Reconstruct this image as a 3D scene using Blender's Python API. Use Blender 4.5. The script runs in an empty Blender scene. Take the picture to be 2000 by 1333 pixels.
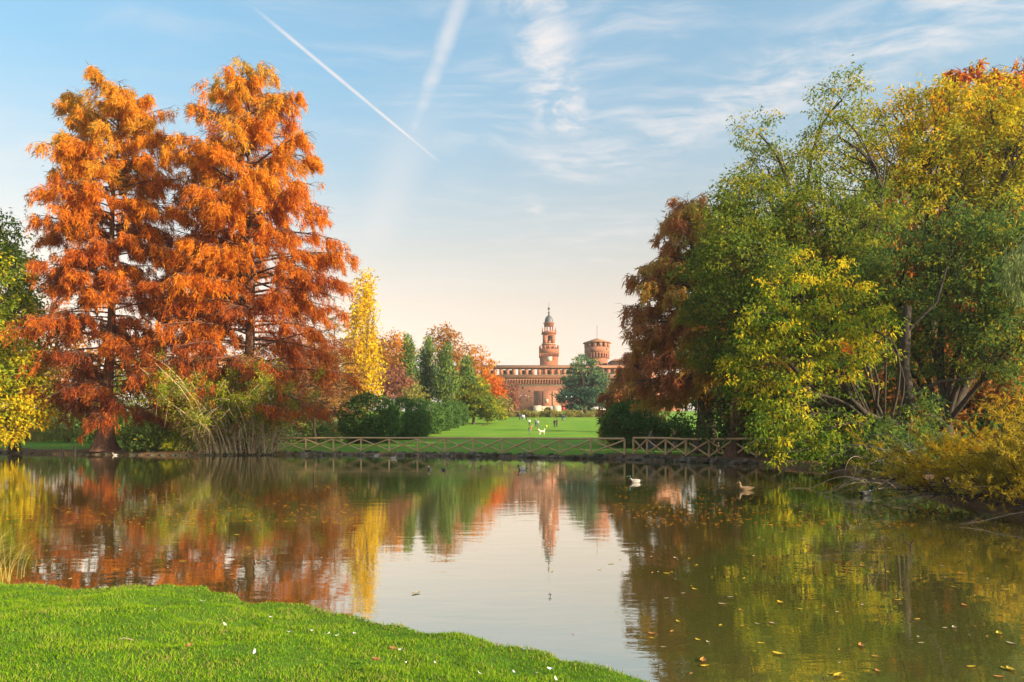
import bpy, bmesh, math
import numpy as np
from mathutils import Vector, Matrix

R = math.radians
SC = bpy.context.scene
COL = SC.collection

# ------------------------------------------------------------------ camera
F, HZ, CH = 1400.0, 850.0, 1.7          # focal length in photo pixels, horizon row, lens height above the water
cam = bpy.data.cameras.new('camera')
camo = bpy.data.objects.new('camera', cam)
COL.objects.link(camo)
SC.camera = camo
camo.location = (0, 0, CH)
camo.rotation_euler = (R(90), 0, 0)
cam.sensor_width = 36.0
cam.lens = 36.0 * F / 2000.0
cam.shift_y = (HZ - 666.5) / 2000.0      # level lens with rise, verticals stay vertical
cam.clip_start = 0.1
cam.clip_end = 8000

# ------------------------------------------------------------------ sky, sun, exposure
SUN_EL, SUN_AZ = 17.0, 118.0              # degrees; azimuth clockwise from the view direction
SKY_STRENGTH = 0.15
SUN_STRENGTH = 2.6
EXPOSURE = 2.1

world = bpy.data.worlds.new("World")
SC.world = world
world.use_nodes = True
wn = world.node_tree


class NT:
    """small helper for writing node maths"""
    def __init__(self, tree):
        self.t = tree

    def new(self, kind, **kw):
        n = self.t.nodes.new(kind)
        for k, v in kw.items():
            setattr(n, k, v)
        return n

    def put(self, sock, v):
        if isinstance(v, bpy.types.NodeSocket):
            self.t.links.new(v, sock)
        elif isinstance(v, (tuple, list)) and len(v) == 3 and sock.type == 'RGBA':
            sock.default_value = (*v, 1)
        else:
            sock.default_value = v

    def m(self, op, a, b=None, c=None, clamp=False):
        n = self.new('ShaderNodeMath', operation=op)
        n.use_clamp = clamp
        for i, v in enumerate((a, b, c)):
            if v is not None:
                self.put(n.inputs[i], v)
        return n.outputs[0]

    def sstep(self, x, lo, hi, a=0.0, b=1.0):
        n = self.new('ShaderNodeMapRange', interpolation_type='SMOOTHSTEP')
        self.put(n.inputs[0], x)
        for i, v in enumerate((lo, hi, a, b)):
            self.put(n.inputs[1 + i], v)
        return n.outputs[0]

    def mix(self, f, a, b):
        n = self.new('ShaderNodeMix', data_type='RGBA')
        self.put(n.inputs[0], f)
        self.put(n.inputs[6], a)
        self.put(n.inputs[7], b)
        return n.outputs[2]

    def comb(self, x, y, z=0.0):
        n = self.new('ShaderNodeCombineXYZ')
        for i, v in enumerate((x, y, z)):
            self.put(n.inputs[i], v)
        return n.outputs[0]

    def noise(self, vec, scale, detail=4.0, rough=0.55, distort=0.0, color=False):
        n = self.new('ShaderNodeTexNoise')
        if vec is not None:
            self.put(n.inputs['Vector'], vec)
        self.put(n.inputs['Scale'], scale)
        self.put(n.inputs['Detail'], detail)
        self.put(n.inputs['Roughness'], rough)
        self.put(n.inputs['Distortion'], distort)
        return n.outputs['Color' if color else 0]

    def ramp(self, fac, stops):
        n = self.new('ShaderNodeValToRGB')
        cr = n.color_ramp
        while len(cr.elements) < len(stops):
            cr.elements.new(0.5)
        for e, (p, c) in zip(cr.elements, stops):
            e.position = p
            e.color = (*c, 1)
        self.put(n.inputs[0], fac)
        return n.outputs[0]


def build_sky():
    n = NT(wn)
    bg = wn.nodes['Background']
    sk = n.new('ShaderNodeTexSky', sky_type='NISHITA', sun_disc=False)
    sk.sun_elevation = R(SUN_EL)
    sk.sun_rotation = R(SUN_AZ)
    sk.air_density = 1.0
    sk.dust_density = 1.6
    sk.ozone_density = 1.6
    tc = n.new('ShaderNodeTexCoord')
    sep = n.new('ShaderNodeSeparateXYZ')
    n.put(sep.inputs[0], tc.outputs['Generated'])
    x, y, z = sep.outputs
    zc = n.m('MAXIMUM', z, 0.03)
    U = n.m('DIVIDE', x, zc)             # where the line of sight meets the cloud layer (units of its height)
    V = n.m('DIVIDE', y, zc)
    P = n.comb(U, V)
    warp = n.noise(P, 1.3, 3, color=True)
    wv = n.new('ShaderNodeVectorMath', operation='MULTIPLY_ADD')
    n.put(wv.inputs[0], warp)
    wv.inputs[1].default_value = (0.5, 0.5, 0)
    n.put(wv.inputs[2], P)
    # stretched wisps
    rot = n.new('ShaderNodeMapping')
    rot.inputs['Rotation'].default_value = (0, 0, R(40))
    rot.inputs['Scale'].default_value = (1.2, 4.0, 1)
    n.put(rot.inputs['Vector'], wv.outputs[0])
    wisps = n.noise(rot.outputs[0], 2.3, 8, 0.62)
    fine = n.noise(wv.outputs[0], 7.0, 6, 0.6)
    broad = n.noise(P, 0.8, 3, 0.5)

    def band(A, B, w, t0, t1, soft=0.15):
        dx, dy = B[0] - A[0], B[1] - A[1]
        L = math.hypot(dx, dy)
        ux, uy = dx / L, dy / L
        px, py = n.m('SUBTRACT', U, A[0]), n.m('SUBTRACT', V, A[1])
        t = n.m('DIVIDE', n.m('ADD', n.m('MULTIPLY', px, ux), n.m('MULTIPLY', py, uy)), L)
        dist = n.m('ABSOLUTE', n.m('SUBTRACT', n.m('MULTIPLY', px, uy), n.m('MULTIPLY', py, ux)))
        a = n.sstep(dist, 0.0, w, 1.0, 0.0)
        b = n.m('MULTIPLY', n.sstep(t, t0 - soft, t0 + soft), n.sstep(t, t1 - soft, t1 + soft, 1.0, 0.0))
        return n.m('MULTIPLY', a, b), t
    # two vapour trails, straight lines in the cloud layer
    c1, t1 = band((-0.586, 1.728), (-0.278, 2.593), 0.012, 0.0, 0.98, 0.12)
    c1 = n.m('MULTIPLY', c1, n.sstep(fine, 0.25, 0.6, 0.6, 1.0))
    c2, t2 = band((-0.118, 1.647), (-0.317, 2.333), 0.038, -1.5, 1.05, 0.5)
    c2 = n.m('MULTIPLY', c2, n.sstep(fine, 0.25, 0.7, 0.35, 1.0))
    c3, t3 = band((-0.118, 1.647), (-0.317, 2.333), 0.16, 0.9, 3.2, 0.7)
    # drifts of cirrus
    b1, _ = band((0.15, 2.72), (1.2, 1.55), 0.42, -0.02, 1.4, 0.12)
    b2, _ = band((0.04, 1.60), (0.19, 2.45), 0.17, -0.2, 1.0, 0.2)
    b3, _ = band((0.075, 3.02), (0.16, 3.45), 0.07, 0.0, 1.0, 0.3)
    b4, _ = band((-0.9, 1.3), (0.35, 1.9), 0.5, -0.3, 0.9, 0.3)
    ws = n.sstep(wisps, 0.38, 0.72)
    fs = n.sstep(fine, 0.38, 0.70)
    d = n.m('MULTIPLY', b1, n.m('ADD', n.m('MULTIPLY', ws, 0.65), n.m('MULTIPLY', fs, 0.45)))
    d = n.m('MAXIMUM', d, n.m('MULTIPLY', b2, n.m('MULTIPLY', fs, 1.0)))
    d = n.m('MAXIMUM', d, n.m('MULTIPLY', b3, n.m('MULTIPLY', fs, 0.9)))
    d = n.m('MAXIMUM', d, n.m('MULTIPLY', b4, n.m('MULTIPLY', ws, 0.25)))
    veil = n.m('MULTIPLY', n.sstep(wisps, 0.42, 0.75), n.m('MULTIPLY', n.sstep(broad, 0.32, 0.66), 0.55))
    d = n.m('MAXIMUM', d, veil)
    d = n.m('MAXIMUM', d, n.m('MULTIPLY', c1, 0.95))
    d = n.m('MAXIMUM', d, n.m('MULTIPLY', c2, 0.68))
    d = n.m('MAXIMUM', d, n.m('MULTIPLY', c3, 0.32))
    d = n.m('MULTIPLY', d, n.sstep(z, 0.10, 0.28), clamp=True)
    d = n.m('MAXIMUM', n.m('MULTIPLY', d, 0.85), 0.0)
    thin = n.m('ADD', 0.14, n.m('MULTIPLY', n.sstep(broad, 0.3, 0.7), 0.10))      # even veil over the whole sky
    # the thin milky layer low in the sky all round
    low = n.sstep(z, 0.10, 0.52, 0.96, 0.0)
    hs = n.new('ShaderNodeHueSaturation')
    hs.inputs['Saturation'].default_value = 1.22
    hs.inputs['Value'].default_value = 0.48
    tnt = n.new('ShaderNodeVectorMath', operation='MULTIPLY')
    n.put(tnt.inputs[0], sk.outputs[0])
    tnt.inputs[1].default_value = (0.80, 1.035, 0.93)
    n.put(hs.inputs['Color'], tnt.outputs[0])
    bw = n.new('ShaderNodeRGBToBW')
    n.put(bw.inputs[0], sk.outputs[0])
    milk = n.new('ShaderNodeVectorMath', operation='SCALE')     # warm haze, as bright as the sky it lies in
    milk.inputs[0].default_value = (0.53, 0.415, 0.315)
    n.put(milk.inputs['Scale'], bw.outputs[0])
    sky = n.mix(low, hs.outputs[0], milk.outputs[0])
    col = n.mix(thin, sky, (1.5, 1.45, 1.43))
    col = n.mix(d, col, (1.55, 1.44, 1.38))
    n.put(bg.inputs[0], col)
    bg.inputs[1].default_value = SKY_STRENGTH


build_sky()
sl = bpy.data.lights.new('sun', 'SUN')
slo = bpy.data.objects.new('sun', sl)
COL.objects.link(slo)
sl.energy = SUN_STRENGTH
sl.angle = R(1.2)
sl.color = (1.0, 0.80, 0.55)
_sd = Vector((math.sin(R(SUN_AZ)) * math.cos(R(SUN_EL)), math.cos(R(SUN_AZ)) * math.cos(R(SUN_EL)), math.sin(R(SUN_EL))))
slo.rotation_euler = _sd.to_track_quat('Z', 'Y').to_euler()
slo.location = (60, -5, 40)

vs = SC.view_settings
vs.view_transform = 'Standard'
vs.look = 'None'
vs.gamma = 1.0
vs.exposure = EXPOSURE
vs.use_curve_mapping = False
SC.render.engine = 'CYCLES'
cy = SC.cycles
cy.max_bounces = 6
cy.diffuse_bounces = 4
cy.glossy_bounces = 2
cy.transmission_bounces = 3
cy.transparent_max_bounces = 6
cy.caustics_reflective = False
cy.caustics_refractive = False
cy.sample_clamp_indirect = 6.0
cy.use_denoising = True
try:
    cy.denoiser = 'OPENIMAGEDENOISE'
    cy.denoising_input_passes = 'RGB_ALBEDO_NORMAL'
    cy.denoising_prefilter = 'ACCURATE'
except Exception:
    pass


# ------------------------------------------------------------------ helpers
def W(px, py, d):
    return np.array([(px - 1000.0) / F * d, d, CH + (HZ - py) / F * d])


def wx(px, d):
    return (px - 1000.0) / F * d


def nrm(v):
    return v / np.maximum(np.linalg.norm(v, axis=-1, keepdims=True), 1e-9)


def mesh_from(name, V, Fq, tint=None, smooth=False, mats=None, fmat=None):
    """mesh from numpy arrays; Fq is (M,3) or (M,4)"""
    V = np.ascontiguousarray(V, np.float32).reshape(-1, 3)
    Fq = np.ascontiguousarray(Fq, np.int32)
    k = Fq.shape[1]
    me = bpy.data.meshes.new(name)
    me.vertices.add(len(V))
    me.vertices.foreach_set('co', V.ravel())
    me.loops.add(Fq.size)
    me.loops.foreach_set('vertex_index', Fq.ravel())
    me.polygons.add(len(Fq))
    me.polygons.foreach_set('loop_start', np.arange(0, Fq.size, k, dtype=np.int32))
    try:
        me.polygons.foreach_set('loop_total', np.full(len(Fq), k, np.int32))
    except Exception:
        pass
    if smooth:
        me.polygons.foreach_set('use_smooth', np.ones(len(Fq), bool))
    if tint is not None:
        a = me.attributes.new('tint', 'FLOAT', 'FACE')
        a.data.foreach_set('value', np.ascontiguousarray(tint, np.float32))
    for m in mats or []:
        me.materials.append(m)
    if fmat is not None:
        me.polygons.foreach_set('material_index', np.ascontiguousarray(fmat, np.int32))
    me.update(calc_edges=True)
    return me


def link(name, data, parent=None, loc=(0, 0, 0), mat=None, kind=None):
    o = bpy.data.objects.new(name, data)
    COL.objects.link(o)
    o.location = loc
    if parent is not None:
        o.parent = parent
    if mat is not None and data is not None and len(data.materials) == 0:
        data.materials.append(mat)
    if kind:
        o['kind'] = kind
    return o


def thing(name, label, cat, loc=(0, 0, 0), group=None, data=None, mat=None, rotz=0.0):
    o = link(name, data, None, loc, mat)
    if data is None:
        o.empty_display_size = 0.3
    o.rotation_euler[2] = rotz
    o['label'] = label
    o['category'] = cat
    if group:
        o['group'] = group
    return o


def tubes(P, Rr, sides=5):
    """batch of tubes: P (T,n,3), Rr (T,n) -> verts, quads"""
    P = np.asarray(P, float)
    Rr = np.asarray(Rr, float)
    T, n, _ = P.shape
    tan = nrm(np.gradient(P, axis=1))
    ref = np.array([0.36, 0.61, 0.05]) + 0 * tan
    vert = np.abs(tan[..., 2:3]) < 0.6
    ref = np.where(vert, np.array([0.0, 0.0, 1.0]), np.array([0.8, 0.6, 0.0]))
    # keep one reference per tube
    ref = np.repeat(ref[:, n // 2:n // 2 + 1, :], n, axis=1)
    s1 = nrm(np.cross(tan, ref))
    s2 = np.cross(tan, s1)
    a = np.linspace(0, 2 * np.pi, sides, endpoint=False)
    V = P[:, :, None, :] + Rr[:, :, None, None] * (s1[:, :, None, :] * np.cos(a)[None, None, :, None] + s2[:, :, None, :] * np.sin(a)[None, None, :, None])
    idx = np.arange(T * n * sides).reshape(T, n, sides)
    q = np.stack([idx[:, :-1], np.roll(idx[:, :-1], -1, 2), np.roll(idx[:, 1:], -1, 2), idx[:, 1:]], -1).reshape(-1, 4)
    return V.reshape(-1, 3), q


class Geo:
    """collects quads into one mesh"""
    def __init__(self):
        self.V, self.Q, self.n = [], [], 0

    def add(self, V, Q):
        self.V.append(np.asarray(V, float).reshape(-1, 3))
        self.Q.append(np.asarray(Q) + self.n)
        self.n += len(self.V[-1])
        return self

    def tube(self, P, r, sides=6):
        P = np.asarray(P, float)[None]
        r = np.broadcast_to(np.asarray(r, float), P.shape[1:2])[None]
        V, Q = tubes(P, r, sides)
        k = len(V)
        self.add(V, Q)
        return self

    def box(self, x0, x1, y0, y1, z0, z1):
        V = [(x, y, z) for z in (z0, z1) for y in (y0, y1) for x in (x0, x1)]
        Q = [(0, 2, 3, 1), (4, 5, 7, 6), (0, 1, 5, 4), (2, 6, 7, 3), (0, 4, 6, 2), (1, 3, 7, 5)]
        return self.add(V, Q)

    def lathe(self, prof, n=16, c=(0, 0, 0), a0=0.0, caps=True):
        a = np.linspace(0, 2 * np.pi, n, endpoint=False) + a0
        V = np.array([[(c[0] + r * math.cos(t), c[1] + r * math.sin(t), c[2] + z) for t in a] for r, z in prof])
        k = len(prof)
        idx = np.arange(k * n).reshape(k, n)
        q = np.stack([idx[:-1], np.roll(idx[:-1], -1, 1), np.roll(idx[1:], -1, 1), idx[1:]], -1).reshape(-1, 4)
        return self.add(V, q)

    def mesh(self, name, **kw):
        return mesh_from(name, np.concatenate(self.V), np.concatenate(self.Q), **kw)


def blades(C, D, S, L, Wd):
    """pointed leaves: base points C, long axes D, side axes S (unit), lengths, widths"""
    L = np.asarray(L)[:, None]
    Wd = np.asarray(Wd)[:, None]
    V = np.stack([C - S * Wd * 0.5, C + S * Wd * 0.5, C + D * L], 1)
    Q = np.arange(len(C) * 3).reshape(-1, 3)
    return V.reshape(-1, 3), Q


def rdir(rng, n):
    return nrm(rng.normal(size=(n, 3)))


# ------------------------------------------------------------------ materials
def new_mat(name):
    m = bpy.data.materials.new(name)
    m.use_nodes = True
    m.node_tree.nodes.clear()
    n = NT(m.node_tree)
    out = n.new('ShaderNodeOutputMaterial')
    return m, n, out


def solid(name, c1, c2=None, scale=3.0, rough=0.8, bump=0.0, bscale=None, detail=5, spec=0.3, metal=0.0, stretch=None):
    m, n, out = new_mat(name)
    tc = n.new('ShaderNodeTexCoord')
    vec = tc.outputs['Object']
    if stretch:
        mp = n.new('ShaderNodeMapping')
        mp.inputs['Scale'].default_value = stretch
        n.put(mp.inputs['Vector'], vec)
        vec = mp.outputs[0]
    b = n.new('ShaderNodeBsdfPrincipled')
    if c2 is None:
        c2 = tuple(v * 0.7 for v in c1)
    ns = n.noise(vec, scale, detail, 0.6)
    n.put(b.inputs['Base Color'], n.mix(n.sstep(ns, 0.3, 0.7), c1, c2))
    b.inputs['Roughness'].default_value = rough
    b.inputs['Specular IOR Level'].default_value = spec
    b.inputs['Metallic'].default_value = metal
    if bump:
        bp = n.new('ShaderNodeBump')
        bp.inputs['Strength'].default_value = bump
        bp.inputs['Distance'].default_value = 0.05
        n.put(bp.inputs['Height'], n.noise(vec, bscale or scale * 4, 5, 0.65))
        n.put(b.inputs['Normal'], bp.outputs[0])
    n.put(out.inputs[0], b.outputs[0])
    return m


def leaf_mat(name, stops, trans=0.48):
    m, n, out = new_mat(name)
    at = n.new('ShaderNodeAttribute', attribute_name='tint')
    col = n.ramp(at.outputs['Fac'], stops)
    df = n.new('ShaderNodeBsdfDiffuse')
    tr = n.new('ShaderNodeBsdfTranslucent')
    n.put(df.inputs[0], col)
    n.put(tr.inputs[0], col)
    mx = n.new('ShaderNodeMixShader')
    mx.inputs[0].default_value = trans
    n.put(mx.inputs[1], df.outputs[0])
    n.put(mx.inputs[2], tr.outputs[0])
    n.put(out.inputs[0], mx.outputs[0])
    return m


M = {}
M['bark'] = solid('bark_grey_brown', (0.13, 0.095, 0.065), (0.06, 0.042, 0.03), 3, 0.95, 0.8, 9, stretch=(3, 3, 0.5))
M['bark_red'] = solid('bark_red_brown', (0.22, 0.11, 0.07), (0.09, 0.045, 0.03), 3, 0.95, 0.9, 9, stretch=(4, 4, 0.4))
M['bark_dark'] = solid('bark_dark', (0.07, 0.055, 0.04), (0.03, 0.025, 0.02), 4, 0.95, 0.8, 9, stretch=(3, 3, 0.5))
M['twig_tan'] = solid('twig_tan', (0.55, 0.43, 0.26), (0.38, 0.28, 0.16), 2.5, 0.9)
M['twig_grey'] = solid('twig_grey', (0.30, 0.25, 0.18), (0.17, 0.14, 0.10), 2.5, 0.9)
M['fence'] = solid('peeled_pole_wood', (0.68, 0.47, 0.26), (0.50, 0.32, 0.16), 2.2, 0.8, 0.3, 18, stretch=(1, 1, 1))
M['stone'] = solid('bank_stone', (0.23, 0.19, 0.15), (0.09, 0.08, 0.06), 2.2, 0.92, 1.0, 6)
M['stone_dark'] = solid('mossy_stone', (0.10, 0.09, 0.06), (0.05, 0.055, 0.03), 2.4, 0.92, 1.0, 6)
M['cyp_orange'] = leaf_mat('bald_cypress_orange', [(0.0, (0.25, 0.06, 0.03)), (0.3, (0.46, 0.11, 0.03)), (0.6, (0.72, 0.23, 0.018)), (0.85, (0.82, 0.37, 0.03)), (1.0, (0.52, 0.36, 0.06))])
M['cyp_red'] = leaf_mat('bald_cypress_russet', [(0.0, (0.40, 0.14, 0.08)), (0.4, (0.58, 0.25, 0.10)), (0.7, (0.60, 0.36, 0.08)), (1.0, (0.42, 0.40, 0.08))])
M['cyp_olive'] = leaf_mat('bald_cypress_ochre', [(0.0, (0.22, 0.09, 0.03)), (0.4, (0.40, 0.21, 0.045)), (0.7, (0.42, 0.30, 0.05)), (1.0, (0.20, 0.24, 0.04))])
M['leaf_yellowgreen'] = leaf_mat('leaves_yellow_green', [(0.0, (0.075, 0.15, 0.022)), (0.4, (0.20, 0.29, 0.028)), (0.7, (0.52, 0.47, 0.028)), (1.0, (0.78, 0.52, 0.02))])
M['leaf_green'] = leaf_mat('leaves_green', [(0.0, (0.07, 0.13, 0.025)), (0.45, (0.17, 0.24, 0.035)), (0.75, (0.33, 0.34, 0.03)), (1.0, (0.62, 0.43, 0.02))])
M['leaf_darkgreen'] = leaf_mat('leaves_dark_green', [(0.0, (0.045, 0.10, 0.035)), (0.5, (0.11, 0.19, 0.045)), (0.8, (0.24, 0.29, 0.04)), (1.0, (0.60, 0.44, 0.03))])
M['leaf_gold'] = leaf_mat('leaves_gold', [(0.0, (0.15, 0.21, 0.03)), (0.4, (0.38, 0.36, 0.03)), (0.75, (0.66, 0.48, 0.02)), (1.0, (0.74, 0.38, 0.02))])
M['leaf_poplar'] = leaf_mat('leaves_poplar_yellow', [(0.0, (0.45, 0.34, 0.02)), (0.5, (0.78, 0.55, 0.02)), (1.0, (0.85, 0.48, 0.01))])
M['leaf_orange'] = leaf_mat('leaves_orange', [(0.0, (0.34, 0.11, 0.02)), (0.5, (0.68, 0.26, 0.025)), (1.0, (0.80, 0.40, 0.03))])
M['leaf_brown'] = leaf_mat('leaves_brown_orange', [(0.0, (0.22, 0.10, 0.04)), (0.5, (0.42, 0.19, 0.045)), (1.0, (0.60, 0.30, 0.05))])
M['leaf_purple'] = leaf_mat('leaves_dull_red', [(0.0, (0.18, 0.08, 0.07)), (0.5, (0.34, 0.14, 0.10)), (1.0, (0.48, 0.24, 0.10))])
M['leaf_red'] = leaf_mat('leaves_bright_red_orange', [(0.0, (0.40, 0.10, 0.03)), (0.5, (0.72, 0.19, 0.03)), (1.0, (0.78, 0.30, 0.03))])
M['leaf_laurel'] = leaf_mat('leaves_laurel', [(0.0, (0.045, 0.10, 0.03)), (0.5, (0.09, 0.175, 0.045)), (1.0, (0.16, 0.25, 0.05))], 0.2)
M['leaf_conifer'] = leaf_mat('needles_conifer', [(0.0, (0.05, 0.11, 0.04)), (0.5, (0.12, 0.20, 0.05)), (0.85, (0.27, 0.32, 0.05)), (1.0, (0.50, 0.42, 0.04))], 0.2)
M['leaf_cedar'] = leaf_mat('needles_cedar', [(0.0, (0.03, 0.085, 0.06)), (0.5, (0.065, 0.145, 0.085)), (0.85, (0.17, 0.24, 0.08)), (1.0, (0.40, 0.40, 0.06))], 0.2)
M['leaf_willow'] = leaf_mat('leaves_willow', [(0.0, (0.26, 0.33, 0.12)), (1.0, (0.44, 0.50, 0.20))])
M['leaf_ochre'] = leaf_mat('feathery_ochre', [(0.0, (0.17, 0.14, 0.04)), (0.4, (0.38, 0.30, 0.03)), (0.75, (0.62, 0.42, 0.025)), (1.0, (0.70, 0.30, 0.015))])
M['leaf_shrub'] = leaf_mat('leaves_olive_tan', [(0.0, (0.16, 0.15, 0.05)), (0.5, (0.30, 0.28, 0.07)), (1.0, (0.48, 0.38, 0.12))])
M['grass'] = leaf_mat('grass_blades', [(0.0, (0.055, 0.14, 0.01)), (0.45, (0.165, 0.32, 0.012)), (0.75, (0.29, 0.42, 0.02)), (0.9, (0.40, 0.36, 0.10)), (1.0, (0.32, 0.22, 0.11))], 0.40)
M['dry_grass'] = leaf_mat('dry_grass', [(0.0, (0.35, 0.27, 0.08)), (0.6, (0.60, 0.46, 0.16)), (1.0, (0.30, 0.42, 0.05))])


# ------------------------------------------------------------------ terrain
POND = np.array([
    (4.2, -4), (3.2, 0), (2.3, 2.2), (1.65, 3.5), (1.15, 4.25), (.80, 4.68), (.50, 5.03), (.08, 5.36), (-.41, 5.70), (-1.08, 6.05),
    (-1.59, 6.38), (-2.1, 6.76), (-2.54, 6.84), (-2.75, 7.05), (-2.95, 7.3), (-3.6, 7.62), (-4.0, 7.47), (-4.28, 7.3), (-4.75, 7.5), (-5.5, 7.68),
    (-6.3, 8.2), (-8, 9.3), (-14, 11), (-25, 13), (-45, 16), (-75, 22), (-84, 50), (-70, 73),
    (-48.6, 68), (-41, 64), (-34.9, 61.2), (-27.8, 59.4), (-23, 60.5), (-19.2, 61.3), (-13, 61), (-8, 59), (-4, 56.8), (2, 53.2), (7.2, 50.4), (9, 48),
    (10.9, 45), (13.0, 42.2), (14.2, 40), (15.2, 36), (14.6, 30), (12.9, 24), (11.4, 19), (10.5, 15), (10.2, 11), (10.6, 6), (11, 0), (9, -5)])


def pond_sd(x, y):
    """signed distance to the shore: negative over the pond"""
    x = np.asarray(x, float)
    y = np.asarray(y, float)
    sh = x.shape
    x, y = x.ravel(), y.ravel()
    best = np.full(x.shape, 1e18)
    inside = np.zeros(x.shape, bool)
    n = len(POND)
    for i in range(n):
        ax, ay = POND[i]
        bx, by = POND[(i + 1) % n]
        dx, dy = bx - ax, by - ay
        t = np.clip(((x - ax) * dx + (y - ay) * dy) / (dx * dx + dy * dy), 0, 1)
        best = np.minimum(best, (x - ax - t * dx) ** 2 + (y - ay - t * dy) ** 2)
        c = ((ay > y) != (by > y))
        if dy != 0:
            inside ^= c & (x < (bx - ax) * (y - ay) / dy + ax)
    d = np.sqrt(best)
    return np.where(inside, -d, d).reshape(sh)


def ss(x, a, b):
    t = np.clip((x - a) / (b - a), 0, 1)
    return t * t * (3 - 2 * t)


BY = [-400, 50, 56, 66, 80, 95, 111, 144, 175, 200, 230, 330, 480, 4000]
BZ = [0.3, 0.36, 0.40, 0.55, 0.80, 1.2, 1.78, 3.24, 5.1, 6.56, 8.3, 12.8, 13.5, 13.5]


def gz(x, y, sd=None):
    x = np.asarray(x, float)
    y = np.asarray(y, float)
    if sd is None:
        sd = pond_sd(x, y)
    B = np.interp(y, BY, BZ)
    wob = 0.05 * np.sin(x * 0.9 + 1.3 * np.sin(y * 0.5)) + 0.04 * np.sin(y * 1.1 + x * 0.3)
    up = 0.30 * ss(sd, -0.05, 0.45) + (B - 0.30) * ss(sd, 0.3, 5.0) + wob * ss(sd, 0.3, 2.0) * 0.6
    dn = -1.3 * ss(-sd, 0.0, 2.5) - 0.05
    return np.where(sd > -0.05, up, dn)


def gz1(x, y):
    return float(gz(np.array([x]), np.array([y]))[0])


def lawn_depth(px, py):
    """distance at which the sloping lawn is seen at a photo row"""
    d = np.linspace(58, 225, 600)
    row = HZ - (gz(wx(px, d), d) - CH) / d * F
    return float(d[np.argmin(np.abs(row - py))])


def ground_mat():
    m, n, out = new_mat('lawn_and_soil')
    tc = n.new('ShaderNodeTexCoord')
    v = tc.outputs['Object']
    at = n.new('ShaderNodeAttribute', attribute_name='soil')
    big = n.noise(v, 0.11, 4, 0.55)
    mid = n.noise(v, 1.1, 6, 0.65)
    fin = n.noise(v, 14.0, 5, 0.7)
    g = n.mix(n.sstep(big, 0.35, 0.65), (0.14, 0.31, 0.025), (0.21, 0.35, 0.03))
    g = n.mix(n.sstep(mid, 0.45, 0.8, 0.0, 0.6), g, (0.30, 0.33, 0.07))
    g = n.mix(n.sstep(fin, 0.4, 0.75, 0.0, 0.6), g, (0.06, 0.16, 0.012))
    s = n.mix(n.sstep(mid, 0.3, 0.7), (0.20, 0.13, 0.08), (0.11, 0.07, 0.04))
    s = n.mix(n.sstep(fin, 0.52, 0.66, 0.0, 0.9), s, (0.42, 0.17, 0.045))
    f = n.m('ADD', at.outputs['Fac'], n.m('MULTIPLY', n.m('SUBTRACT', mid, 0.5), 0.9))
    col = n.mix(n.sstep(f, 0.38, 0.62), g, s)
    b = n.new('ShaderNodeBsdfPrincipled')
    n.put(b.inputs['Base Color'], col)
    b.inputs['Roughness'].default_value = 0.95
    b.inputs['Specular IOR Level'].default_value = 0.1
    bp = n.new('ShaderNodeBump')
    bp.inputs['Strength'].default_value = 0.7
    bp.inputs['Distance'].default_value = 0.08
    n.put(bp.inputs['Height'], fin)
    n.put(b.inputs['Normal'], bp.outputs[0])
    n.put(out.inputs[0], b.outputs[0])
    return m


M['ground'] = ground_mat()


def axis(*segs):
    a = np.concatenate([np.arange(s, e, st) for s, e, st in segs])
    return a


def build_ground():
    gx = axis((-3000, -600, 300), (-600, -120, 40), (-120, -60, 5), (-60, 34, 0.55), (34, 120, 5), (120, 600, 40), (600, 3001, 300))
    gy = axis((-600, -60, 60), (-60, -6, 6), (-6, 10, 0.7), (10, 38, 0.8), (38, 72, 0.5), (72, 240, 3), (240, 480, 20), (480, 4001, 320))
    X, Y = np.meshgrid(gx, gy)
    sd = pond_sd(X, Y)
    Z = gz(X, Y, sd)
    near = (X > -9.2) & (X < 4.2) & (Y > 1.0) & (Y < 10.0)
    Z = np.where(near, np.minimum(Z - 0.25, -0.1), Z)
    ny, nx = X.shape
    idx = np.arange(ny * nx).reshape(ny, nx)
    Q = np.stack([idx[:-1, :-1], idx[:-1, 1:], idx[1:, 1:], idx[1:, :-1]], -1).reshape(-1, 4)
    me = mesh_from('ground', np.stack([X, Y, Z], -1), Q, smooth=True, mats=[M['ground']])
    # bare soil: the shore itself, under the cypresses on the far shore, the trodden strip along the near-right shore
    soil = np.exp(-np.maximum(sd, 0) / 0.7) * 0.9
    lft = np.exp(-np.maximum(sd, 0) / 3.0) * ss(-X, 22, 27)
    rgt = (1 - ss(sd, 2.0, 4.0)) * ss(X, 6, 8) * ss(Y, 30, 38)
    rb = ss(X, 11, 13) * (1 - ss(Y, 38, 42))
    road = np.exp(-((Y - 78 - 0.05 * X) / 1.6) ** 2) * ss(X, 15, 18)
    soil = np.clip(np.maximum.reduce([soil, lft, rgt * 0.95, rb * 0.8, road]), 0, 1)
    a = me.attributes.new('soil', 'FLOAT', 'POINT')
    a.data.foreach_set('value', soil.ravel().astype(np.float32))
    link('ground', me, kind='structure')


build_ground()


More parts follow.
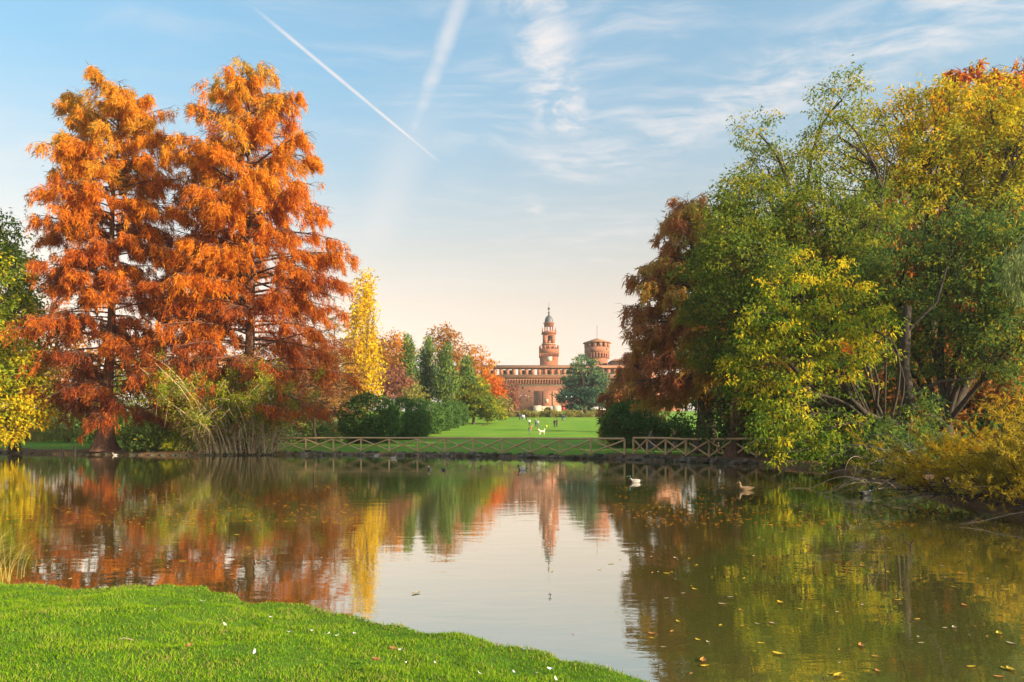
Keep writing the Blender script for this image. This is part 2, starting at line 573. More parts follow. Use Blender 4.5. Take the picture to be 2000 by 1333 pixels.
def near_z(x, y, sd=None):
    if sd is None:
        sd = pond_sd(x, y)
    wob = 0.03 * np.sin(2.3 * x + 1.7 * np.sin(1.9 * y)) * np.sin(1.7 * y + 0.6) + 0.016 * np.sin(6.1 * x + 2 * np.sin(4.7 * y)) * np.sin(5.3 * y)
    edge = sd + 0.06 * np.sin(7 * x + 3 * np.sin(3 * y)) + 0.03 * np.sin(17 * x + 5 * y)
    z = 0.13 * ss(edge, -0.06, 0.06) + 0.17 * ss(edge, 0.0, 1.8) + wob * ss(edge, 0, 0.3)
    for cx, cy, r, dep in ((-2.35, 5.75, 0.20, 0.10), (-3.3, 6.35, 0.14, 0.05), (-2.4, 5.0, 0.25, 0.06), (-1.4, 5.45, 0.12, 0.04), (-0.2, 4.6, 0.25, 0.05)):
        z = z - dep * np.exp(-(((x - cx) / (1.7 * r)) ** 2 + ((y - cy) / r) ** 2))
    return np.where(edge < -0.06, -0.4 * ss(-edge, 0.06, 0.5) - 0.03, z)


def build_near_bank():
    gx = np.arange(-9.4, 4.4, 0.07)
    gy = np.arange(0.9, 10.2, 0.07)
    X, Y = np.meshgrid(gx, gy)
    Z = near_z(X, Y)
    ny, nx = X.shape
    idx = np.arange(ny * nx).reshape(ny, nx)
    Q = np.stack([idx[:-1, :-1], idx[:-1, 1:], idx[1:, 1:], idx[1:, :-1]], -1).reshape(-1, 4)
    m = solid('turf_base', (0.12, 0.25, 0.02), (0.08, 0.14, 0.02), 9, 0.95, 0.8, 40, spec=0.1)
    link('near_grass_bank', mesh_from('near_grass_bank', np.stack([X, Y, Z], -1), Q, smooth=True, mats=[m]), kind='structure')
    rng = np.random.default_rng(5)
    N = 560000
    x = rng.uniform(-8.6, 3.2, N)
    y = rng.uniform(2.2, 9.0, N)
    sd = pond_sd(x, y)
    keep = (sd > -0.03) & (np.abs(x) < 1.05 * y) & (rng.random(N) < np.clip(1.3 - 0.085 * y, 0.45, 1))
    x, y, sd = x[keep], y[keep], sd[keep]
    n = len(x)
    z = near_z(x, y, sd)
    ok = z > -0.01
    x, y, z = x[ok], y[ok], z[ok]
    n = len(x)
    cl = np.sin(3.1 * x + 2 * np.sin(2.7 * y)) * np.sin(3.7 * y + np.sin(2.2 * x))
    cl2 = np.sin(13 * x + 3 * np.sin(9 * y)) * np.sin(11 * y)
    L = rng.uniform(0.014, 0.034, n) * (1 + 0.3 * cl + 0.25 * cl2)
    lean = rng.normal(size=(n, 3)) * 0.45
    lean[:, 0] += 0.2 * cl
    D = nrm(np.array([0, 0, 1.0]) + lean * np.array([1, 1, 0.1]))
    S = nrm(np.cross(D, rdir(rng, n)))
    wd = rng.uniform(0.004, 0.0075, n)
    C = np.stack([x, y, z - 0.004], 1)
    V, Q = blades(C, D, S, L, wd)
    tint = np.clip(0.45 + 0.16 * cl + 0.10 * cl2 + rng.normal(size=n) * 0.19 + (rng.random(n) < 0.05) * 0.5 + (rng.random(n) < 0.45 * np.exp(-np.maximum(pond_sd(x, y), 0) / .12)) * .45 + .22 * ss(np.sin(1.3 * x + 4.1 * np.sin(.9 * y)) * np.sin(2.1 * y + x), .55, .95) * rng.random(n), 0, 1)
    o = link('grass', mesh_from('grass', V, Q, tint=tint, mats=[M['grass']]), kind='stuff')
    o['label'] = 'short bright green grass covering the near bank'
    o['category'] = 'grass'


build_near_bank()


def build_water():
    m, n, out = new_mat('pond_water')
    tc = n.new('ShaderNodeTexCoord')
    v = tc.outputs['Object']

    def mp(sx, sy, rz=0.0):
        k = n.new('ShaderNodeMapping')
        k.inputs['Scale'].default_value = (sx, sy, 1)
        k.inputs['Rotation'].default_value = (0, 0, rz)
        n.put(k.inputs['Vector'], v)
        return k.outputs[0]
    r1 = n.noise(mp(1.0, 2.2, 0.15), 1.1, 3, 0.5, 0.4)
    r2 = n.noise(mp(1.0, 2.6, -0.2), 5.0, 3, 0.55, 0.3)
    calm = n.noise(mp(0.25, 0.5), 0.45, 2, 0.5)
    h = n.m('ADD', n.m('MULTIPLY', r1, 0.0028), n.m('MULTIPLY', n.m('MULTIPLY', r2, n.sstep(calm, 0.40, 0.62, 0.15, 1.0)), 0.0008))
    for px, py in ((1241, 943), (1457, 958), (1021, 919), (1691, 968)):      # rings spreading from the swimming ducks
        d0 = CH * F / (py - HZ)
        dv = n.new('ShaderNodeVectorMath', operation='DISTANCE')
        n.put(dv.inputs[0], v)
        dv.inputs[1].default_value = (wx(px + 3, d0), d0, 0)
        r = dv.outputs['Value']
        ring = n.m('MULTIPLY', n.m('SINE', n.m('MULTIPLY', r, 17.0)), n.m('MULTIPLY', n.m('EXPONENT', n.m('MULTIPLY', r, -1.1)), 0.0022))
        h = n.m('ADD', h, ring)
    bp = n.new('ShaderNodeBump')
    bp.inputs['Strength'].default_value = 1.0
    bp.inputs['Distance'].default_value = 1.0
    n.put(bp.inputs['Height'], h)
    mud = n.noise(mp(1, 1), 0.5, 6, 0.65)
    col = n.mix(n.sstep(mud, 0.3, 0.7), (0.14, 0.11, 0.026), (0.11, 0.11, 0.02))
    df = n.new('ShaderNodeBsdfDiffuse')
    n.put(df.inputs[0], col)
    gl = n.new('ShaderNodeBsdfGlossy')
    gl.inputs['Roughness'].default_value = 0.0
    gl.inputs['Color'].default_value = (0.97, 0.97, 0.95, 1)
    n.put(gl.inputs['Normal'], bp.outputs[0])
    fr = n.new('ShaderNodeFresnel')
    fr.inputs['IOR'].default_value = 1.75
    n.put(fr.inputs['Normal'], bp.outputs[0])
    mx = n.new('ShaderNodeMixShader')
    n.put(mx.inputs[0], n.m('MULTIPLY', n.m('POWER', fr.outputs[0], 0.30), 0.985, clamp=True))
    n.put(mx.inputs[1], df.outputs[0])
    n.put(mx.inputs[2], gl.outputs[0])
    n.put(out.inputs[0], mx.outputs[0])
    me = mesh_from('pond_water', [(-90, -6, 0), (18, -6, 0), (18, 76, 0), (-90, 76, 0)], [(0, 1, 2, 3)], mats=[m])
    link('pond_water', me, kind='structure')


build_water()
#@@STRUCTURES


# ------------------------------------------------------------------ castle beyond the lawn
def brick_mat(name, c1, c2, c3):
    m, n, out = new_mat(name)
    tc = n.new('ShaderNodeTexCoord')
    v = tc.outputs['Object']
    big = n.noise(v, 0.22, 5, 0.6)
    fin = n.noise(v, 1.7, 6, 0.7)
    col = n.mix(n.sstep(big, 0.3, 0.7), c1, c2)
    col = n.mix(n.sstep(fin, 0.45, 0.75, 0.0, 0.7), col, c3)
    b = n.new('ShaderNodeBsdfPrincipled')
    n.put(b.inputs['Base Color'], col)
    b.inputs['Roughness'].default_value = 0.95
    b.inputs['Specular IOR Level'].default_value = 0.1
    bp = n.new('ShaderNodeBump')
    bp.inputs['Strength'].default_value = 0.8
    bp.inputs['Distance'].default_value = 0.2
    n.put(bp.inputs['Height'], fin)
    n.put(b.inputs['Normal'], bp.outputs[0])
    n.put(out.inputs[0], b.outputs[0])
    return m


M['brick'] = brick_mat('castle_brick', (0.39, 0.17, 0.10), (0.28, 0.12, 0.075), (0.19, 0.09, 0.065))
M['brick_tower'] = brick_mat('tower_brick', (0.38, 0.14, 0.075), (0.28, 0.10, 0.055), (0.20, 0.08, 0.05))
M['rooftile'] = brick_mat('roof_tiles', (0.40, 0.19, 0.10), (0.30, 0.14, 0.08), (0.22, 0.11, 0.07))
M['pale_stone'] = solid('pale_stone', (0.55, 0.45, 0.34), (0.42, 0.33, 0.24), 0.6, 0.9)
M['marble'] = solid('pale_marble', (0.60, 0.50, 0.40), (0.50, 0.41, 0.32), 0.8, 0.8)
M['shade_and_wood'] = solid('opening_shade_and_gate_wood', (0.035, 0.03, 0.03), (0.02, 0.018, 0.018), 2, 0.9)  # shade inside slots and windows put into the colour; wood on the gate leaf
M['lead'] = solid('lead_dome', (0.10, 0.11, 0.11), (0.06, 0.065, 0.07), 1.2, 0.55, spec=0.5)
M['iron'] = solid('dark_iron', (0.06, 0.06, 0.065), (0.04, 0.04, 0.045), 4, 0.6)
M['bronze'] = solid('bell_bronze', (0.09, 0.08, 0.05), (0.05, 0.045, 0.03), 4, 0.5, metal=0.6)

CD = 330.0


def zc(py, d=CD):
    return CH + (HZ - py) / F * d


def arch_mesh(name, w, h, depth, open_w, open_h, mat):
    """wall piece with one round-headed niche open below; x centred, front face at y=0"""
    r = open_w / 2
    spring = open_h - r
    a = np.linspace(math.pi, 0, 9)
    inner = [(-r, 0.0)] + [(r * math.cos(t), spring + r * math.sin(t)) for t in a] + [(r, 0.0)]
    outer = [(-w / 2, 0.0)] + [(-w / 2 + w * i / 8, h) for i in range(9)] + [(w / 2, 0.0)]
    V, Q = [], []
    k = len(inner)
    for y in (0.0, depth):
        V += [(x, y, z) for x, z in inner] + [(x, y, z) for x, z in outer]
    o2 = 2 * k
    for i in range(k - 1):
        Q.append((i, i + 1, k + i + 1, k + i))
        Q.append((o2 + i, o2 + k + i, o2 + k + i + 1, o2 + i + 1))
        Q.append((i, o2 + i, o2 + i + 1, i + 1))
        Q.append((k + i, k + i + 1, o2 + k + i + 1, o2 + k + i))
    return mesh_from(name, V, Q, mats=[mat])


def part(name, geo, parent, mat, smooth=False):
    return link(name, geo.mesh(name, smooth=smooth, mats=[mat]), parent)


def build_castle():
    k = CD / F
    root = thing('castle_wall', 'long brick castle wall with roofed walkway and arched gallery beyond the lawn', 'castle', (0, 0, 0))
    x0, x1 = wx(880, CD), wx(1330, CD)
    part('lower_wall', Geo().box(x0, x1, CD, CD + 3.5, 10.5, zc(751)), root, M['brick'])
    part('upper_wall', Geo().box(x0, x1, CD - 1.0, CD + 3.5, zc(741), zc(733.5)), root, M['brick'])
    part('string_course', Geo().box(x0, x1, CD - 1.18, CD - 0.99, zc(733.4), zc(732.6)), root, M['pale_stone'])
    part('base_course', Geo().box(x0, x1, CD - 0.25, CD + 0.1, zc(753.6), zc(751.6)), root, M['pale_stone'])
    am = arch_mesh('corbel_arch', 1.26, zc(741) - zc(751), 1.0, 0.86, (zc(741) - zc(751)) * 0.86, M['brick'])
    back = Geo().box(x0, x1, CD + 0.02, CD + 0.4, zc(751.1), zc(741))
    part('gallery_back', back, root, M['brick'])
    x = wx(955, CD)
    while x < wx(1130, CD):
        link('corbel_arch', am, root, (x, CD - 0.98, zc(751)))
        x += 1.262
    # roofed walkway: piers with openings between
    pier = Geo().box(-0.86, 0.86, 0, 0.7, 0, zc(719.5) - zc(733.5)).mesh('pier', mats=[M['brick']])
    step = 12.3 * k
    xs = wx(1003.5, CD) - 9 * step
    pb = Geo().box(-0.86, 0.86, 0, 0.7, 0, zc(722.5) - zc(733.5)).mesh('rear_pier', mats=[M['brick']])
    for i in range(30):
        link('pier', pier, root, (xs + i * step, CD - 0.95, zc(733.5)))
        link('pier', pb, root, (xs + (i + (0.5 if i % 3 else 0.0)) * step, CD + 2.4, zc(733.5)))
    # a few openings closed with brick
    for i in (13, 15, 16):
        part('walled_opening', Geo().box(xs + i * step + 0.87, xs + (i + 1) * step - 0.87, CD - 0.7, CD - 0.4, zc(733.4), zc(723)), root, M['brick'])
    y0, y1, y2 = CD - 1.9, CD + 1.4, CD + 4.6
    g = Geo()
    za, zb = zc(718.6), zc(713.2)
    V = [(x0, y0, za), (x1, y0, za), (x1, y1, zb), (x0, y1, zb), (x0, y2, za), (x1, y2, za),
         (x0, y0, za - .3), (x1, y0, za - .3), (x1, y1, zb - .5), (x0, y1, zb - .5), (x0, y2, za - .3), (x1, y2, za - .3)]
    g.add(V, [(0, 1, 2, 3), (3, 2, 5, 4), (6, 9, 8, 7), (9, 10, 11, 8), (0, 6, 7, 1), (4, 5, 11, 10), (0, 3, 9, 6), (3, 4, 10, 9), (1, 7, 8, 2), (2, 8, 11, 5)])
    part('roof', g, root, M['rooftile'])
    # gate front with drawbridge slots
    gx = wx(1068, CD)
    gf = part('gate_front', Geo().box(gx - 5.2, gx + 5.6, CD - 0.5, CD + 0.05, 11, zc(764)), root, M['brick'])
    for px in (1049.5, 1060, 1078.5):
        sx = wx(px, CD)
        part('drawbridge_slot', Geo().box(sx - 0.24, sx + 0.24, CD - 0.53, CD - 0.2, zc(793), zc(765)), gf, M['shade_and_wood'])  # flat dark box, its colour stands for the shade in the slot
    part('coat_of_arms', Geo().box(gx - 0.7, gx + 0.7, CD - 0.62, CD - 0.45, zc(787), zc(780)), gf, M['pale_stone'])
    part('gate_base', Geo().box(gx - 6.4, gx - 2.6, CD - 3.0, CD - 0.45, 11, zc(793)), root, M['pale_stone'])
    part('gate_base', Geo().box(gx + 2.6, gx + 6.4, CD - 3.0, CD - 0.45, 11, zc(793)), root, M['pale_stone'])
    link('gate_arch', arch_mesh('gate_arch', 5.2, zc(794) - 11.5, 2.3, 3.2, zc(796.5) - 11.5, M['pale_stone']), root, (gx, CD - 2.9, 11.5))
    part('gate_leaf', Geo().box(gx - 1.8, gx + 1.8, CD - 0.58, CD - 0.52, 11.5, zc(796)), root, M['shade_and_wood'])
    wm = Geo().box(-0.35, 0.35, -0.06, 0.2, 0, 0.9).mesh('window', mats=[M['shade_and_wood']])
    for px, py in ((1010, 763), (1021, 760), (1034, 766), (1090, 770), (1098, 764), (1016, 781), (1030, 784), (1006, 784), (1092, 786)):
        link('window', wm, root, (wx(px, CD), CD - 0.02, zc(py)))

    # gate tower with lantern and dome, behind the wall
    D = 430.0
    q = D / F
    tx = wx(1072, D)
    z = lambda py: zc(py, D)
    t = thing('clock_tower', 'stepped brick gate tower with open lantern and dark dome above the castle wall', 'tower', (tx, D, 12.5))

    def L(py):
        return z(py) - 12.5
    hb = 17.0 * q
    part('shaft', Geo().box(-hb, hb, -hb, hb, 0, L(697)), t, M['brick_tower'])
    hg = 18.6 * q
    part('gallery', Geo().box(-hg, hg, -hg, hg, L(692.3), L(683.5)), t, M['brick_tower'])
    am = arch_mesh('corbel_arch', 2 * hg / 15, L(692.3) - L(698), hg - hb + 0.02, 2 * hg / 15 * 0.6, (L(692.3) - L(698)) * 0.85, M['brick_tower'])
    for s in range(4):
        for i in range(15):
            o = link('corbel_arch', am, t)
            u = -hg + (i + 0.5) * 2 * hg / 15
            a = s * math.pi / 2
            o.location = (u * math.cos(a) + hg * math.sin(a) * 1.0, u * math.sin(a) - hg * math.cos(a), L(698))
            o.rotation_euler[2] = a
    mer = Geo().box(-0.55, 0.55, 0, 0.5, 0, L(677.3) - L(683.5)).mesh('merlon', mats=[M['brick_tower']])
    for s in range(4):
        for i in range(5):
            o = link('merlon', mer, t)
            u = -hg + 0.56 + i * (2 * hg - 1.12) / 4
            a = s * math.pi / 2
            o.location = (u * math.cos(a) + hg * math.sin(a), u * math.sin(a) - hg * math.cos(a), L(683.5))
            o.rotation_euler[2] = a
    h2 = 12.6 * q
    part('upper_stage', Geo().box(-h2, h2, -h2, h2, L(683.6), L(674)), t, M['brick_tower'])
    part('cornice', Geo().box(-h2 - .45, h2 + .45, -h2 - .45, h2 + .45, L(674), L(672.8)), t, M['pale_stone'])
    h3 = 11.6 * q
    oh, ow = (L(657) - L(668)), 3.6 * q          # bell openings on all four faces
    for sx in (-1, 1):
        for sy in (-1, 1):
            part('belfry_pier', Geo().box(min(sx * ow, sx * h3), max(sx * ow, sx * h3), min(sy * ow, sy * h3), max(sy * ow, sy * h3), L(672.8), L(657)), t, M['brick_tower'])
    for s in range(4):
        a = s * math.pi / 2
        o = part('belfry_sill', Geo().box(-ow, ow, -h3 + .05, -h3 + 1.2, L(672.8), L(667.5)), t, M['brick_tower'])
        o.rotation_euler[2] = a
        o = link('belfry_arch', arch_mesh('belfry_arch', ow * 2, L(656.5) - L(661.5), 1.0, ow * 1.8, (L(656.5) - L(661.5)) * 0.8, M['brick_tower']), t)
        o.location = (math.sin(a) * (h3 - .05), -math.cos(a) * (h3 - .05), L(661.5))
        o.rotation_euler[2] = a
    part('belfry_top', Geo().box(-h3, h3, -h3, h3, L(656.6), L(652.5)), t, M['brick_tower'])
    part('cornice', Geo().box(-h3 - .75, h3 + .75, -h3 - .75, h3 + .75, L(652.5), L(650.4)), t, M['brick_tower'])
    g = Geo().lathe([(0, 3.2), (0.35, 3.1), (0.7, 2.3), (0.8, 1.0), (1.15, 0.1), (1.2, 0), (0, 0)], 12, (0, 0, L(668)))
    part('bell', g, t, M['bronze'], True)
    for sx in (-1, 1):
        for sy in (-1, 1):
            g = Geo().lathe([(0.32, 0), (0.36, .8), (0.16, 1.1), (0.24, 1.7), (0.08, 2.1), (0.06, 3.6), (0.0, 3.7)], 8, (sx * (h3 + .25), sy * (h3 + .25), L(650.4)))
            part('pinnacle', g, t, M['brick_tower'])
    rl = 8.2 * q
    colm = Geo().lathe([(0.45, 0), (0.40, .3), (0.32, .4), (0.30, L(637.5) - L(650)), (0.45, L(637) - L(650))], 8).mesh('lantern_column', mats=[M['brick_tower']])
    for i in range(8):
        a = (i + .5) * math.pi / 4
        link('lantern_column', colm, t, (rl * math.cos(a), rl * math.sin(a), L(650.4)))
    part('lantern_base', Geo().lathe([(rl + .6, 0), (rl + .6, .8), (0, .8)], 8, (0, 0, L(650.4)), math.pi / 8), t, M['brick_tower'])
    part('lantern_ring', Geo().lathe([(0, 0), (rl + .55, 0), (rl + .55, L(632.6) - L(637.6)), (rl + 1.0, L(632.2) - L(637.6)), (rl + 1.0, L(631.2) - L(637.6)), (0, L(631) - L(637.6))], 8, (0, 0, L(637.6)), math.pi / 8), t, M['brick_tower'])
    H = L(616.5) - L(631)
    prof = [(rl * 1.02 * math.cos(b), H * (math.sin(b) ** 0.85)) for b in np.linspace(0, math.pi / 2 * 0.97, 9)]
    dm = part('dome', Geo().lathe(prof, 16, (0, 0, L(631))), t, M['lead'], True)
    g = Geo().lathe([(0.75, -0.4), (0.35, 1.0), (0.7, 1.6), (0.25, 2.3), (0.18, 3.3), (0.75, 3.9), (0.75, 4.4), (0.1, 5.0), (0.06, 8.2), (0, 8.3)], 8, (0, 0, L(616.8)))
    part('finial', g, dm, M['iron'])
    part('plaque', Geo().box(-1.55, 1.55, -hb - .18, -hb + .05, L(707.2), L(695.8 + 3.0)), t, M['marble'])
    for sx in (-1, 1):
        part('window', Geo().box(sx * 2.6 - .3, sx * 2.6 + .3, -hb - .04, -hb + .3, L(704), L(701.5)), t, M['shade_and_wood'])
        part('window', Geo().box(sx * 1.9 - .35, sx * 1.9 + .35, -h2 - .04, -h2 + .3, L(682.6), L(679.5)), t, M['shade_and_wood'])
    part('window', Geo().box(-.35, .35, -h2 - .04, -h2 + .3, L(682.6), L(679.5)), t, M['shade_and_wood'])

    # round corner tower under a low conical roof
    D2 = 352.0
    k2 = D2 / F
    t2 = thing('round_tower', 'broad round brick tower with low tiled conical roof beside the cedar', 'tower', (wx(1166, D2), D2, 12.8))

    def L2(py):
        return zc(py, D2) - 12.8
    ra = 24.5 * k2
    part('drum', Geo().lathe([(ra - .9, 0), (ra - .9, L2(691.5))], 28), t2, M['brick'], True)
    part('upper_drum', Geo().lathe([(ra - 1, L2(692)), (ra, L2(692)), (ra, L2(680)), (ra - .8, L2(680)), (ra - .8, L2(692))], 28), t2, M['brick'], True)
    n = 26
    am = arch_mesh('corbel_arch', 2 * math.pi * ra / n * 1.01, L2(691.5) - L2(701), 0.95, 0.95, (L2(691.5) - L2(701)) * .88, M['brick'])
    for i in range(n):
        a = 2 * math.pi * i / n
        o = link('corbel_arch', am, t2, ((ra - .02) * math.sin(a), -(ra - .02) * math.cos(a), L2(701)))
        o.rotation_euler[2] = a
    pm = Geo().box(-.85, .85, 0, .75, 0, L2(670.5) - L2(680)).mesh('pier', mats=[M['brick']])
    for i in range(13):
        a = 2 * math.pi * (i + .35) / 13
        o = link('pier', pm, t2, (ra * math.sin(a), -ra * math.cos(a), L2(680)))
        o.rotation_euler[2] = a
    re = 27.8 * k2
    rf = part('roof', Geo().lathe([(0, L2(661)), (re, L2(670.2)), (re, L2(671.4)), (0, L2(666))], 12), t2, M['rooftile'])
    part('antenna', Geo().tube([(0, 0, L2(662)), (0, 0, L2(636))], .09, 5), rf, M['iron'])
    wm = Geo().box(-.3, .3, -.1, .2, 0, 1.0).mesh('window', mats=[M['shade_and_wood']])
    for a, py in ((-.5, 689), (.75, 686), (.15, 714)):
        rr = ra if py < 692 else ra - .9
        o = link('window', wm, t2, (rr * math.sin(a), -rr * math.cos(a), L2(py)))
        o.rotation_euler[2] = a
    # low wing beside the round tower
    D3 = 340.0
    t3 = thing('castle_wing', 'low brick castle wing with dark tall openings beside the round tower', 'building', (wx(1195, D3), D3, 12.8))

    def L3(py):
        return zc(py, D3) - 12.8
    hw = 17 * D3 / F
    part('wall', Geo().box(-hw + 3.5, hw + 18, 0, 9, 0, L3(707)), t3, M['brick'])
    g = Geo()
    V = [(-hw + 3, -.7, L3(706.6)), (hw + 19, -.7, L3(706.6)), (hw + 19, 4.5, L3(699.5)), (-hw + 6, 4.5, L3(699.5)), (-hw + 3, 9.7, L3(706.6)), (hw + 19, 9.7, L3(706.6))]
    g.add(V, [(0, 1, 2, 3), (3, 2, 5, 4), (0, 4, 5, 1)])
    g.add([V[0], V[3], V[4], V[4]], [(0, 1, 2, 3)])
    part('roof', g, t3, M['rooftile'])
    for i in range(4):
        part('window', Geo().box(-0.5 + i * 4.2, 0.7 + i * 4.2, -.08, .3, L3(716), L3(708.2)), t3, M['shade_and_wood'])


build_castle()


# ------------------------------------------------------------------ trees
def tree_root(name, label, x, y, group=None, cat='tree'):
    z = gz1(x, y) - 0.05
    return thing(name, label, cat, (x, y, z), group), np.array([x, y, z])


def put(root, base, name, V, Q, mat, tint=None, smooth=False):
    return link(name, mesh_from(name, V - base, Q, tint=tint, smooth=smooth, mats=[mat]), root)


def flared_trunk(axis_pts, r0, r1, flare=1.6, flute=0.25, nf=9, seed=0, sides=36, fh=1.3):
    """fluted buttressed trunk along a nearly vertical axis"""
    P = np.asarray(axis_pts, float)
    n = len(P)
    h = P[:, 2] - P[0, 2]
    a = np.linspace(0, 2 * np.pi, sides, endpoint=False)
    rr = np.interp(h / h[-1], [0, 1], [r0, r1])
    rng = np.random.default_rng(seed)
    ph = rng.uniform(0, 6.28, 3)
    fl = np.exp(-h / fh)
    prof = 1 + flute * (0.6 * np.cos(nf * a + ph[0]) + 0.4 * np.cos((nf - 4) * a + ph[1]))
    rad = rr[:, None] * (1 + flare * fl[:, None] * prof[None] + 0.35 * flute * (prof[None] - 1))
    V = P[:, None, :] + np.stack([rad * np.cos(a), rad * np.sin(a), 0 * rad], -1)
    idx = np.arange(n * sides).reshape(n, sides)
    q = np.stack([idx[:-1], np.roll(idx[:-1], -1, 1), np.roll(idx[1:], -1, 1), idx[1:]], -1).reshape(-1, 4)
    return V.reshape(-1, 3), q


def cypress(label, px, d, H, prof, mat, seed, n_br=110, dens=9.0, lean=(0, 0), r0=0.55, spray=(0.36, 0.085), low=0.5, flare=1.3,
            tint_lo=0.35, tint_hi=0.65, group='bald cypresses along the shore', bark='bark_red', t0=0.10, per=3, name='bald_cypress', forks=1, droop=1.0, ramp_t=0.0, cr=(0.6, 1.12), holes=.10):
    rng = np.random.default_rng(seed)
    x, y = wx(px, d), d
    root, base = tree_root(name, label, x, y, group)
    ln = np.array([lean[0], lean[1], 0.0])

    def ax(t):
        t = np.asarray(t)[..., None]
        return base + ln * t ** 1.5 + np.array([0, 0, H]) * t + np.array([.12, .08, 0]) * np.sin(t * 9 + seed)
    tt = np.concatenate([np.linspace(0, .12, 8), np.linspace(.16, .97, 16)])
    V, Q = flared_trunk(ax(tt), r0, 0.04, flare=flare, seed=seed)
    put(root, base, 'trunk', V, Q, M[bark], smooth=True)
    i = np.arange(n_br)
    t = t0 + (0.99 - t0) * ((i + rng.uniform(0, 1, n_br)) / n_br) ** 0.85
    az = i * 2.39996 + rng.normal(size=n_br) * .35
    Lb = np.interp(t, [p[0] for p in prof], [p[1] for p in prof]) * rng.uniform(cr[0], cr[1], n_br)
    el = R(1) * np.interp(t, [0, .3, .6, .85, 1], [0, 6, 14, 24, 48]) + rng.normal(size=n_br) * .12
    hd = np.stack([np.cos(az), np.sin(az), 0 * az], -1)
    hp = np.stack([-np.sin(az), np.cos(az), 0 * az], -1)
    s = np.linspace(0, 1, 8)
    bend = rng.normal(size=n_br) * .12
    drp = rng.uniform(.10, .26, n_br)
    o = ax(t)
    B = o[:, None] + (Lb[:, None] * s)[..., None] * (np.cos(el)[:, None, None] * hd[:, None])
    B = B + (Lb[:, None] * s ** 2 * bend[:, None])[..., None] * hp[:, None]
    B[..., 2] += Lb[:, None] * (np.sin(el)[:, None] * s - drp[:, None] * s ** 2.4)
    rb = np.clip(0.016 * Lb, 0.02, 0.12)[:, None] * (1 - 0.88 * s)
    g = Geo()
    V, Q = tubes(B, rb, 5)
    g.add(V, Q)
    # side twigs
    cnt = np.maximum(6, (Lb * 5.0).astype(int))
    bi = np.repeat(i, cnt)
    T = len(bi)
    u = rng.uniform(.16, 1.0, T) ** 0.8
    f = u * 7
    k0 = np.minimum(f.astype(int), 6)
    p0 = B[bi, k0] + (B[bi, k0 + 1] - B[bi, k0]) * (f - k0)[:, None]
    ang = rng.choice([-1, 1], T) * rng.uniform(.35, 1.35, T)
    tdir = hd[bi] * np.cos(ang)[:, None] + hp[bi] * np.sin(ang)[:, None]
    tl = Lb[bi] * rng.uniform(.10, .30, T) * (1.25 - u) + rng.uniform(.25, .7, T)
    up = rng.uniform(-.55, .65, T)
    q = np.linspace(0, 1, 3)
    TW = p0[:, None] + (tl[:, None] * q)[..., None] * tdir[:, None]
    TW[..., 2] += tl[:, None] * (up[:, None] * q - 0.5 * q ** 2)
    V, Q = tubes(TW, (0.008 + 0.012 * np.clip(tl, 0, 1.5))[:, None] * (1 - .7 * q), 3)
    g.add(V, Q)
    put(root, base, 'branches', np.concatenate(g.V), np.concatenate(g.Q), M[bark])
    # hanging sprays; thinner towards the bottom of the tree
    dn = dens * np.interp(t[bi], [0, .25, .55, 1], [low, low * .85, 1.0, 1.1]) * (.4 + 1.15 * rng.random(n_br))[bi]
    pc = np.maximum(1, (tl * dn).astype(int))
    ti = np.repeat(np.arange(T), pc)
    ff = rng.uniform(.1, 1, len(ti)) * 2
    kk = np.minimum(ff.astype(int), 1)
    sp = TW[ti, kk] + (TW[ti, kk + 1] - TW[ti, kk]) * (ff - kk)[:, None]
    sp = np.repeat(sp, per, 0)
    ti = np.repeat(ti, per)
    fq = 1.15
    gp = np.sin(sp[:, 0] * fq + seed) * np.sin(sp[:, 1] * fq * .9 + 2 * seed) * np.sin(sp[:, 2] * fq * 1.1 + 1.3 * np.sin(sp[:, 0] * .8)) + .35 * np.sin(sp[:, 0] * 2.9 + seed) * np.sin(sp[:, 2] * 3.3)
    kp = gp + holes > rng.normal(size=len(sp)) * .12
    sp, ti = sp[kp], ti[kp]
    n = len(ti)
    C = sp + rng.normal(size=(n, 3)) * .07
    C[:, 2] -= rng.random(n) * spray[0] * 1.5 * droop
    D = nrm(tdir[ti] * rng.uniform(0, .7, n)[:, None] + np.array([0, 0, -1.0]) * (rng.uniform(.25, 1.0, n) * droop)[:, None] + rng.normal(size=(n, 3)) * .3)
    S = nrm(np.cross(D, rdir(rng, n)))
    Lq = spray[0] * rng.uniform(.55, 1.4, n)
    Wq = spray[1] * rng.uniform(.6, 1.3, n)
    V, Q = blades(C, D, S, Lq, Wq)
    bt = rng.uniform(tint_lo, tint_hi, n_br) + ramp_t * (t - .5)  # redder below, orange above: leaf colour with sunlit top and shaded base mixed in
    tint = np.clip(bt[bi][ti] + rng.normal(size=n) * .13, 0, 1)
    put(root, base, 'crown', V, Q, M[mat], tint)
    return root


def pulled(rng, a, b, n, wob):
    """bent lines from a to b: (T,n,3)"""
    s = np.linspace(0, 1, n)
    P = a[:, None] + (b - a)[:, None] * s[None, :, None]
    L = np.linalg.norm(b - a, axis=1)
    w = rng.normal(size=(len(a), 3)) * wob * L[:, None]
    P = P + w[:, None] * np.sin(np.pi * s)[None, :, None]
    P[..., 2] += (0.10 * L)[:, None] * np.sin(np.pi * s)[None]
    return P


LM, CM = 1.25, 1.5          # leaf size and density of the broadleaf crowns


